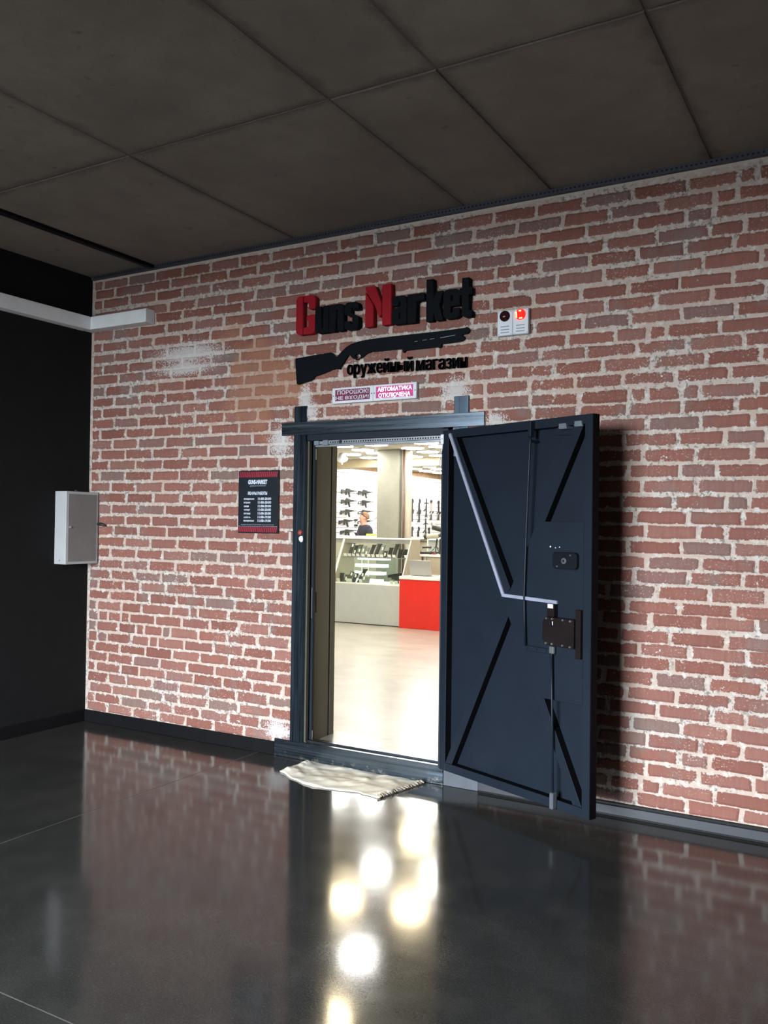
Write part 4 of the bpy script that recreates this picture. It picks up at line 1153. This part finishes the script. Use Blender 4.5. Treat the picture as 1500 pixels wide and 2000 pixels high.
ZS, ZD = 1.0305, .6685
up = [(682.5, .185, 'mag', .86, .2, 'black magazine at the left end of the upper case shelf, tag near its top'), (690.5, .155, 'mag', .45, .2, 'short black magazine second from the left on the upper case shelf'),
      (698.5, .165, 'gun_olive', .55, .2, 'dark green magazine third from the left on the upper case shelf'), (706, .150, 'gun_grey', .62, .2, 'tagged grey magazine right of the dark green one'),
      (713.5, .125, 'gun_grey', .45, .2, 'low grey magazine with a tag near its foot on the upper shelf'), (722.5, .170, 'mag', 0, .32, 'leaning black magazine in the middle of the upper shelf'),
      (733, .183, 'mag', 0, .30, 'tall black curved magazine beside the pink-topped grey one'), (741.5, .165, 'gun_grey', .75, .3, 'grey magazine with a tag on its upper end, right of the tall black one'),
      (751, .085, 'mag', .5, 0, 'shortest black magazine with a tag on the upper shelf'), (760, .135, 'gun', 0, .08, 'medium black magazine left of the tallest one'),
      (768.5, .187, 'mag', 0, .18, 'tallest black magazine near the right of the upper shelf'), (780, .115, 'gun', 0, 0, 'straight black magazine second from the right end of the upper shelf'),
      (790, .115, 'gun', 0, .1, 'black magazine at the right end of the upper shelf')]
for px, h, mt, tg, ti, lab in up: magazine(px, 1086, 6.17, ZS, h, mt, tg, lab=lab, tilt=ti*.6, w=.055 if h < .2 else .062)
lo = [(667, .115, 'mag', 0, -.2, 'small black magazine at the left end of the lower deck'), (673.5, .095, 'gun_olive', .5, .3, 'tagged olive magazine beside the small black one on the lower deck'), (680, .140, 'gun_olive', .8, .4, 'olive magazine with its tag high up on the lower deck'),
      (690, .120, 'mag', .75, .3, 'wide black magazine with a slanting tag on the lower deck'), (701, .185, 'mag', .6, .5, 'largest black magazine leaning right on the lower deck'), (709.5, .085, 'gun_grey', .7, .0, 'grey tagged magazine right of the large leaning one'), (717, .080, 'gun_grey', 0, .0, 'small grey magazine next to the bright shelves')]
for px, h, mt, tg, ti, lab in lo: magazine(px, 1139, 6.02, ZD, h, mt, tg, lab=lab, tilt=ti*.7, w=.062)
labs = 'small white price card on the display case shelf'
for px in (674.5, 682.6, 690.6, 698.7, 709, 720.5, 728.5, 737.5, 745.3, 760.5, 769.5, 793):
    p = at_y(px, 1085.5, 6.10); c = MB().obox((p.x, 6.098, 1.058), (1, 0, 0), (0, .94, .34), (0, -.34, .94), .026, .0012, .021).build('price_card', M['card']); tag(c, 'small white price card along the upper case shelf', 'price card', 'price cards on the upper shelf')
for px in (679, 704.5, 661, 684.5, 765, 774, 783):
    p = at_y(px, 1138, 5.99); c = MB().obox((p.x, 5.985, ZD+.0285), (1, 0, 0), (0, .94, .34), (0, -.34, .94), .026, .0012, .025).build('price_card', M['card']); tag(c, 'small white price card along the lower case deck', 'price card', 'price cards on the lower deck')
# dark handgun-like pieces at the right end of the lower deck
for k, (px, py, zz, sc2) in enumerate(((770, 1131, 0, 1.0), (778, 1124, .0, 1.15))):
    p = at_y(px, py, 6.12+.1*k)
    t = thing('pistol', ('black pistol lying nearest the glass at the right end of the lower deck', 'black pistol propped up behind the other at the right end of the lower deck')[k], 'pistol', (p.x, 6.12+.1*k, ZD))
    MB().xz([(-.10*sc2, .08), (.09*sc2, .115), (.085*sc2, .155), (-.105*sc2, .12)], -.012, .012).build('slide', M['gun'], t, local=True, bevel=.002)
    MB().xz([(-.02, .10), (.05*sc2, .11), (.075*sc2, .005), (.02*sc2, .001)], -.011, .011).build('grip', M['mag'], t, local=True, bevel=.002)
    MB().xz([(-.045, .088), (-.012, .094), (-.004, .062), (-.04, .056)], -.005, .005).build('trigger_guard', M['gun'], t, local=True)

# brightly lit shelf case standing behind
lt = thing('lit_shelf_case', 'brightly lit white stepped shelf case seen through the front display case', 'display case', (-1.9, 7.3, SZ0))
MB().box(-2.16, -1.58, 7.26, 7.62, SZ0+.001, .45).build('base', M['counter_grey'], lt)
for k in range(5):
    z = .475+k*.115; y0 = 7.05+.075*k
    MB().box(-2.14, -1.60, y0+.02, y0+.16, z, z+.048).build('lit_shelf', M['led'], lt)
    MB().box(-2.14, -1.60, y0+.10, y0+.165, z+.049, z+.113).build('riser', M['glass'], lt)
for xs in (-2.165, -1.58): MB().prism([(xs, 7.02, .452), (xs, 7.36, 1.02), (xs, 7.62, 1.02), (xs, 7.62, .452)], (.006, 0, 0)).build('side_glass', M['glass'], lt)
for xs in (-2.0, -1.88): MB().box(xs, xs+.008, 7.26, 7.268, .46, 1.02).build('post', M['edge_white'], lt)

# ------------------------------------------------------------------ red counter with laptop
rc = thing('red_counter', 'bright red shop counter with a white top inside the doorway', 'counter', (0.2, 6.1, SZ0))
MB().box(-.528, .95, 5.85, 6.45, SZ0+.001, .757).build('front', M['counter_red'], rc, bevel=.002)
MB().box(-.530, .96, 5.838, 6.46, .7575, .800).build('top', M['counter_top'], rc, bevel=.004)
lp = thing('laptop', 'open silver laptop seen from behind on the white counter top', 'laptop', (-.28, 6.02, .800))
MB().box(-.165, .165, 0.0, .235, .001, .013).build('base', M['laptop'], lp, local=True, bevel=.003)
MB().prism([(-.165, -.012, .012), (.165, -.012, .012), (.165, -.075, .218), (-.165, -.075, .218)], (0, .006, .002)).build('lid', M['laptop'], lp, local=True)
MB().tube([(-.12, -.006, .012), (.12, -.006, .012)], .006, 8).build('hinge', M['rail_grey'], lp, local=True)
pp = MB().box(-.08, .01, 5.95, 6.10, .8005, .806).build('receipt_pad', M['card']); tag(pp, 'small white pad lying right of the laptop', 'pad')

# ------------------------------------------------------------------ rear counter, side counter and the things on it
rcn = thing('rear_counter', 'long pale counter in front of the rifle wall', 'counter', (-2.6, 8.7, SZ0))
MB().box(-4.2, -1.30, 8.46, 8.95, SZ0+.001, 1.262).build('body', M['counter_beige'], rcn)
MB().box(-4.22, -1.28, 8.43, 8.97, 1.263, 1.292).build('top', M['edge_white'], rcn, bevel=.003)
MB().box(-4.19, -1.31, 8.448, 8.459, 1.215, 1.232).build('reveal_line', M['groove'], rcn)
p = at_y(725, 1042, 8.6)
lc = MB().box(p.x-.085, p.x+.085, 8.56, 8.66, 1.2925, 1.335).build('lime_box', M['lime'], bevel=.003); tag(lc, 'lime yellow box on the rear counter in front of the salesman', 'box')
MB().box(p.x-.083, p.x+.086, 8.555, 8.559, 1.2926, 1.306).build('shadow_band', M['rail_grey'], lc)
sd = thing('side_counter', 'beige panelled counter carrying the spotting scope, right of the display case', 'counter', (0, 6.9, SZ0))
MB().box(-.60, 1.2, 6.62, 7.15, SZ0+.001, 1.045).build('body', M['counter_beige'], sd)
MB().box(-.62, 1.22, 6.60, 7.17, 1.046, 1.075).build('top', M['edge_white'], sd, bevel=.002)
MB().box(-.585, -.555, 6.612, 6.619, .70, 1.045).build('dark_reveal', M['pipe_brown'], sd)
MB().box(-.505, -.500, 6.612, 6.619, .12, 1.045).build('panel_joint', M['groove'], sd)
ss = thing('spotting_scope', 'khaki spotting scope on a small black tripod on the side counter', 'spotting scope', (-.405, 6.75, 1.0755))
a, b_ = at_y(831, 1048, 6.75), at_y(857, 1047, 6.75)
o0 = Vector((-.405, 6.75, 1.0755))
MB().tube([a-o0, a-o0+(b_-a)*.25, a-o0+(b_-a)*.3, b_-o0], [.040, .040, .036, .034], 14).build('barrel', M['scope_grey'], ss, local=True, smooth=True)
MB().tube([a-o0-(b_-a)*.05, a-o0+(b_-a)*.16], [.042, .042], 14).build('objective_ring', M['gun'], ss, local=True)
MB().tube([b_-o0, b_-o0+Vector((.05, .02, .035)), b_-o0+Vector((.09, .03, .085))], [.030, .024, .022], 10).build('eyepiece', M['gun'], ss, local=True)
MB().tube([(0, 0, .232), (-.01, 0, .15), (-.018, 0, .11)], [.012, .014, .012], 8).build('tripod_head', M['gun'], ss, local=True)
for ex, ey in ((-.10, -.05), (.13, -.03), (.0, .10), ): MB().tube([(-.018, 0, .125), (ex, ey, .003)], .0055, 6).build('leg', M['gun'], ss, local=True)
MB().tube([(-.018, 0, .12), (-.018, -.01, .002)], .009, 6).build('centre_post', M['gun'], ss, local=True)
# second, dark scope behind
c0, c1 = at_y(846, 1029, 7.05), at_y(866, 1036, 7.05)
ds = thing('dark_scope', 'large black scope tilted on its stand behind the khaki one', 'spotting scope', (c1.x-.05, 7.05, 1.0755))
o1 = Vector((c1.x-.05, 7.05, 1.0755))
MB().tube([c0-o1, c0-o1+(c1-c0)*.3, c1-o1, c1-o1+(c1-c0)*.6], [.045, .043, .035, .030], 12).build('barrel', M['gun'], ds, local=True, smooth=True)
MB().tube([(0, 0, .225), (0, 0, .002)], [.015, .02], 8).build('stand', M['gun'], ds, local=True)
for k, (px, py, l_, r_, lab) in enumerate(((832, 1077, .17, .026, 'thick black torch lying at the front of the side counter'), (836, 1070, .20, .024, 'dark grey scope tube lying behind the black torch'), (859, 1072, .12, .018, 'black cable-like bundle under the tripod legs'), (834, 1061, .14, .018, 'brown-black scope tube on the raised glass block'))):
    y = (6.66, 6.75, 7.02, 6.93)[k]; p = at_y(px, py, y); zc = 1.0755+r_+(.08 if k == 3 else 0)
    t = thing(('torch', 'scope_tube', 'bipod', 'scope_tube')[k], lab, ('torch', 'scope', 'bipod', 'scope')[k], (p.x, y, 1.0755+(.08 if k == 3 else 0)))
    MB().tube([(-l_/2, 0, r_), (-l_/4, 0, r_), (l_/4, 0, r_), (l_/2, 0, r_)], [r_*.98, r_*.8, r_*.8, r_*.98], 10).build('tube', M['gun'], t, local=True)
    MB().tube([(-.01, 0, r_*1.5), (.03, 0, r_*1.5)], .010, 8).build('turret', M['gun'], t, local=True)
gb = MB().box(-.60, -.44, 6.86, 7.02, 1.0755, 1.155).build('acrylic_block', M['glass']); tag(gb, 'clear acrylic block on the side counter under a scope tube', 'block')
rt = MB().box(-.47, -.41, 6.72, 6.724, 1.150, 1.166).build('red_tag', M['counter_red']); tag(rt, 'small red tag standing on the side counter', 'tag')
rt.location.z = 1.0756
# glass cabinet behind the side counter
gc = thing('glass_cabinet', 'upright glass cabinet with white edges behind the spotting scope', 'cabinet', (.0, 7.4, SZ0))
MB().box(-.80, .9, 7.25, 7.29, SZ0+.001, 1.275).build('back_panel', M['counter_grey'], gc)
MB().box(-.80, .9, 7.20, 7.62, 1.276, 1.290).build('top', M['edge_white'], gc)
for xs in (-.80, -.22, .86): MB().box(xs, xs+.02, 7.20, 7.22, SZ0+.001, 1.275).build('post', M['edge_white'], gc)

# ------------------------------------------------------------------ rifles on the slat wall
def rifle_side(y, z, lab, variant, s=0.86):
    """barrel along +x locally; hung on the wall facing +x."""
    t = thing('rifle', lab, 'rifle', (SX0+.055, y, z), pi/2, 'rifles on the slat wall')
    def part(n, pts, th, mat='gun'): MB().xz([(a*s, b*s*.80) for a, b in pts], -th, th).build(n, M[mat], t, local=True, bevel=.0025)
    part('receiver', [(-.10, -.035), (.14, -.030), (.14, .030), (.02, .045), (-.07, .050), (-.10, .02)], .018)
    part('handguard', [(.142, -.026), (.27, -.016), (.27, .026), (.142, .036)], .017)
    MB().tube([(.27*s, 0, .008*s), (.44*s, 0, .004*s)], [.009, .007], 8).build('barrel', M['gun'], t, local=True)
    part('front_sight', [(.345, .008), (.362, .008), (.358, .055), (.350, .055)], .004)
    part('magazine', [(.015, -.034), (.070, -.034), (.085, -.10), (.118, -.175), (.070, -.190), (.035, -.11)], .013, 'mag')
    part('pistol_grip', [(-.080, -.036), (-.035, -.036), (-.045, -.125), (-.095, -.122)], .014, 'mag')
    part('trigger_guard', [(-.034, -.036), (.014, -.036), (.010, -.062), (-.028, -.062)], .005)
    if variant == 0:
        part('stock', [(-.102, -.02), (-.102, .022), (-.20, .018), (-.205, .035), (-.285, .030), (-.285, -.105), (-.235, -.085), (-.20, -.030)], .015, 'mag')
    elif variant == 1:
        part('stock', [(-.102, -.012), (-.102, .020), (-.30, -.010), (-.31, -.090), (-.285, -.092), (-.282, -.030)], .008)
        part('stock_strut', [(-.110, -.032), (-.102, -.014), (-.285, -.075), (-.30, -.090)], .007)
    else:
        part('stock', [(-.102, -.030), (-.102, .022), (-.30, .006), (-.30, -.110), (-.25, -.095), (-.17, -.045)], .016, 'mag')
    if variant == 0: part('scope_rail', [(-.075, .051), (.13, .042), (.13, .056), (-.05, .075), (-.072, .068)], .010)
    return t


rows = (2.185, 1.982, 1.775, 1.572, 1.365)
nm = ('top', 'second', 'third', 'fourth', 'lowest')
for i, zz in enumerate(rows):
    v1 = (0, 0, 2, 2, 2)[i]
    rifle_side(10.37-(.06 if i == 3 else 0), zz, 'black rifle next to the left jamb in the %s row of the slat wall' % nm[i], v1)
    rifle_side(11.03, zz-(.0 if i else .0), 'black rifle in the middle of the %s row of the slat wall' % nm[i], (0, 1, 1, 1, 1)[i])
    rifle_side(11.84, zz-.03, 'black rifle mostly hidden by the concrete column in the %s row' % nm[i], 0 if i < 2 else 2)
p = at_x(694, 1019, SX0)
for k, (dz) in enumerate((.035, -.075)):
    q = MB().box(SX0+.002, SX0+.03, p.y-.05, p.y+.05, p.z+dz-.02, p.z+dz+.02).build('wall_hook', M['gun']); tag(q, ('upper small black hook beside the fourth row of rifles', 'lower small black hook beside the fourth row of rifles')[k], 'hook')


def hung(y, zt, zb, lab, kind, name='carbine', cat='carbine'):
    """weapon hung muzzle up, butt down."""
    L = zt-zb
    t = thing(name, lab, cat, (SX0+.055, y, zb), pi/2, 'weapons hung upright on the slat wall')
    def part(n, pts, th, mat='gun'): MB().xz([(a, b*L) for a, b in pts], -th, th).build(n, M[mat], t, local=True, bevel=.002)
    if kind == 0:
        MB().tube([(0, 0, .62*L), (0, 0, L)], [.011, .009], 8).build('barrel', M['gun'], t, local=True)
        part('handguard', [(-.024, .60), (.024, .60), (.020, .84), (-.020, .84)], .015)
        part('receiver', [(-.026, .34), (.030, .34), (.030, .60), (-.026, .60)], .016)
        part('grip', [(-.027, .44), (-.10, .36), (-.115, .40), (-.035, .50)], .012, 'mag')
        part('magazine', [(.031, .40), (.075, .36), (.095, .53), (.060, .545), (.031, .50)], .012, 'mag')
        part('stock', [(-.018, .34), (.026, .34), (.034, .0), (-.070, .0), (-.070, .03), (-.012, .16)], .014, 'mag')
        part('optic', [(.0, .86), (.055, .82), (.075, .95), (.015, 1.02)], .012)
    elif kind == 1:
        part('rail', [(-.012, .25), (.016, .25), (.012, 1.0), (-.010, 1.0)], .012)
        part('limb', [(-.11, .80), (-.10, .77), (0, .84), (.11, .79), (.115, .82), (0, .90)], .010)
        part('grip', [(-.013, .46), (-.13, .35), (-.14, .39), (-.02, .54)], .012, 'mag')
        part('stock', [(-.016, .25), (.018, .25), (.045, .0), (-.055, .0), (-.055, .025)], .014, 'mag')
        part('cocking_stirrup', [(-.02, .99), (.02, .99), (.03, 1.06), (0, 1.14), (-.03, 1.06)], .006)
    else:
        m = MB(); m.tube([(.022, 0, .98*L), (.026, 0, .6*L), (.036, 0, .36*L), (.02, 0, .28*L)], .012, 6); m.build('sling', M['gun_tan'] if kind == 2 else M['gun'], t, local=True)
        m = MB(); m.tube([(-.02, 0, .98*L), (-.018, 0, .6*L), (.01, 0, .4*L)], .010, 6); m.build('sling', M['gun_tan'] if kind == 2 else M['gun'], t, local=True)
        part('receiver', [(-.03, .88), (.03, .90), (.036, .99), (0, 1.03), (-.034, .97)], .018)
        part('pouch', [(.040, .30), (.115, .38), (.105, .46), (.055, .44), (.030, .36)], .018, 'mag')
        part('grip', [(-.01, .42), (-.07, .33), (-.085, .36), (-.02, .46)], .010)
        part('stock', [(.0, .30), (.025, .30), (.035, .0), (-.060, .0), (-.060, .03), (-.02, .16)], .012, 'mag')
    return t


hung(13.17, 2.11, 1.58, 'black carbine hung upright first from the column, over the lower row', 0)
hung(13.53, 2.12, 1.57, 'black carbine hung upright second from the column', 0)
hung(13.90, 2.10, 1.69, 'black crossbow hung upright with its stirrup up, third from the column', 1, 'crossbow', 'crossbow')
hung(14.16, 2.11, 1.63, 'slim weapon with a tan sling hung upright, fourth from the column', 2)
hung(14.56, 2.10, 1.63, 'black slung weapon hung upright nearest the right jamb', 3)
hung(13.00, 2.13, 1.75, 'black weapon half hidden by the pale strip of the column', 0)
hung(13.18, 1.46, .95, 'black carbine first in the lower row, butt behind the rear counter', 0)
hung(13.50, 1.46, .95, 'black carbine second in the lower row, butt behind the rear counter', 0)
hung(13.88, 1.62, 1.15, 'black crossbow in the middle of the lower row, stirrup raised', 1, 'crossbow', 'crossbow')
hung(14.06, 1.44, .95, 'black slung weapon right of the lower crossbow', 3)
for yy, zz, lab, mt in ((13.26, 2.06, 'yellow tag hanging on the first upright carbine', 'orange_tag'), (14.36, 1.42, 'yellow tag hanging beside the dark scope', 'orange_tag'), (14.30, 1.53, 'pale pink card on the slat wall above the dark scope', 'maroon_lit')):
    if mt == 'maroon_lit': mt = 'gun_tan'
    o = MB().box(SX0+.003, SX0+.006, yy-.035, yy+.035, zz-.04, zz+.04).build('hang_tag', M[mt]); tag(o, lab, 'tag')

# ------------------------------------------------------------------ the salesman behind the rear counter
PX, PY = -3.38, 9.62
man = thing('person', 'man with sandy hair in a dark polo shirt behind the rear counter', 'person', (PX, PY, SZ0), radians(-118))


def skin_body(name, verts, edges, radii, mat, root=0, sub=1, parent=man):
    me = bpy.data.meshes.new(name); me.from_pydata([Vector(v) for v in verts], edges, [])
    o = bpy.data.objects.new(name, me); COL.objects.link(o); o.parent = parent; me.materials.append(mat)
    sk = o.modifiers.new('skin', 'SKIN'); sk.use_smooth_shade = True
    for i, r in enumerate(radii):
        sv = me.skin_vertices[0].data[i]; sv.radius = r if isinstance(r, tuple) else (r, r); sv.use_root = (i == root)
    if sub: o.modifiers.new('sub', 'SUBSURF').levels = sub; o.modifiers['sub'].render_levels = sub
    return o


# local frame: +x is the way his chest faces, +y his left; heights above the shop floor
HT = 1.62; k = HT/1.75
V, E, Rd = [], [], []


def vert(p, r, parent=None):
    V.append((p[0]*k, p[1]*k, p[2]*k)); Rd.append(tuple(x*k for x in r) if isinstance(r, tuple) else r*k)
    if parent is not None: E.append((parent, len(V)-1))
    return len(V)-1


pel = vert((0, 0, .95), (.15, .105)); wst = vert((.005, 0, 1.10), (.14, .10), pel); chs = vert((.01, 0, 1.32), (.155, .115), wst); upc = vert((0, 0, 1.45), (.12, .09), chs)
nk = vert((.005, 0, 1.525), .055, upc)
ha = radians(-32); hf = (cos(ha), sin(ha))
jaw = vert((.030*hf[0], .030*hf[1], 1.585), (.066, .078), nk); mid = vert((.022*hf[0], .022*hf[1], 1.655), (.092, .104), jaw); crn = vert((.004*hf[0], .004*hf[1], 1.715), (.082, .094), mid)
for s in (1, -1):
    sh = vert((-.005, s*.160, 1.440), .048, upc); el = vert((.03, s*.235, 1.15), .038, sh); wr = vert((.22, s*.20, 1.08), .030, el); pm = vert((.275, s*.185, 1.075), (.036, .020), wr)
    for fi in range(4):
        b0 = vert((.325, s*(.155+.020*fi), 1.070), .0095, pm); b1 = vert((.362+.006*(fi in (1, 2)), s*(.155+.020*fi), 1.058), .0085, b0)
        vert((.378+.008*(fi in (1, 2)), s*(.156+.020*fi), 1.035), .0075, b1)
    th = vert((.285, s*.140, 1.068), .0105, pm); vert((.318, s*.125, 1.052), .0085, th)
    hp = vert((0, s*.095, .90), .092, pel); kn = vert((.02, s*.105, .50), .060, hp); an = vert((0, s*.11, .10), .040, kn); vert((.13, s*.125, .045), (.045, .030), an)
body = skin_body('body', V, E, Rd, M['skin'], root=pel)
# clothing as its own slightly larger skins
V, E, Rd = [], [], []
a0 = vert((0, 0, .93), (.160, .118)); a1 = vert((.005, 0, 1.10), (.158, .116), a0); a2 = vert((.01, 0, 1.30), (.172, .130), a1); a3 = vert((0, 0, 1.455), (.138, .105), a2); vert((.005, 0, 1.525), (.072, .070), a3)
for s in (1, -1):
    b = vert((-.005, s*.176, 1.440), .086, a3); vert((.012, s*.222, 1.22), .078, b)
skin_body('polo_shirt', V, E, Rd, M['shirt'])
V, E, Rd = [], [], []
a0 = vert((0, 0, .96), (.158, .114))
for s in (1, -1):
    b = vert((0, s*.095, .90), .100, a0); c = vert((.02, s*.105, .50), .072, b); vert((0, s*.11, .11), .060, c)
skin_body('trousers', V, E, Rd, M['trousers'])
for s in (1, -1):
    MB().box(-.06*k, .20*k, (s*.12-.048)*k, (s*.12+.048)*k, .002, .085*k).build('shoe', M['shoe'], man, local=True, bevel=.02)
HC = Vector((.016*hf[0], .016*hf[1], 1.665))*k


def HP(f, l, z): return HC+Vector((f*hf[0]-l*hf[1], f*hf[1]+l*hf[0], z))*k
bm = bmesh.new(); bmesh.ops.create_icosphere(bm, subdivisions=3, radius=1.0)
for v in list(bm.verts):
    if v.co.x > .30+.25*v.co.z or v.co.z < -.62 or (v.co.x > -.25 and v.co.z < -.05): bm.verts.remove(v)
for v in bm.verts: v.co = HP(v.co.x*.106-.012, v.co.y*.092, v.co.z*.104+.020)
me = bpy.data.meshes.new('hair'); bm.to_mesh(me); bm.free()
for p_ in me.polygons: p_.use_smooth = True
hr = link_mesh('hair', me, M['hair'], man, local=True)
hr.modifiers.new('thick', 'SOLIDIFY').thickness = .008
MB().prism([HP(.078, -.010, .010), HP(.078, .010, .010), HP(.092, .013, -.030), HP(.092, -.013, -.030)], Vector((hf[0], hf[1], 0))*.012).build('nose', M['skin'], man, local=True, bevel=.003)
for s in (1, -1):
    MB().tube([HP(.070, s*.030, .012), HP(.083, s*.030, .012)], [.011, .008], 8).build('eye', M['cable_black'], man, local=True)
    MB().tube([HP(-.006, s*.066, -.002), HP(-.010, s*.090, 0)], [.026, .020], 10).build('ear', M['skin'], man, local=True)
    MB().obox(HP(.080, s*.030, .030), Vector((-hf[1], hf[0], 0)), Vector((hf[0], hf[1], 0)), (0, 0, 1), .015, .006, .003).build('eyebrow', M['hair'], man, local=True)
MB().obox(HP(.083, 0, -.052), Vector((-hf[1], hf[0], 0)), Vector((hf[0], hf[1], 0)), (0, 0, 1), .020, .006, .004).build('mouth', M['sealwax'], man, local=True)
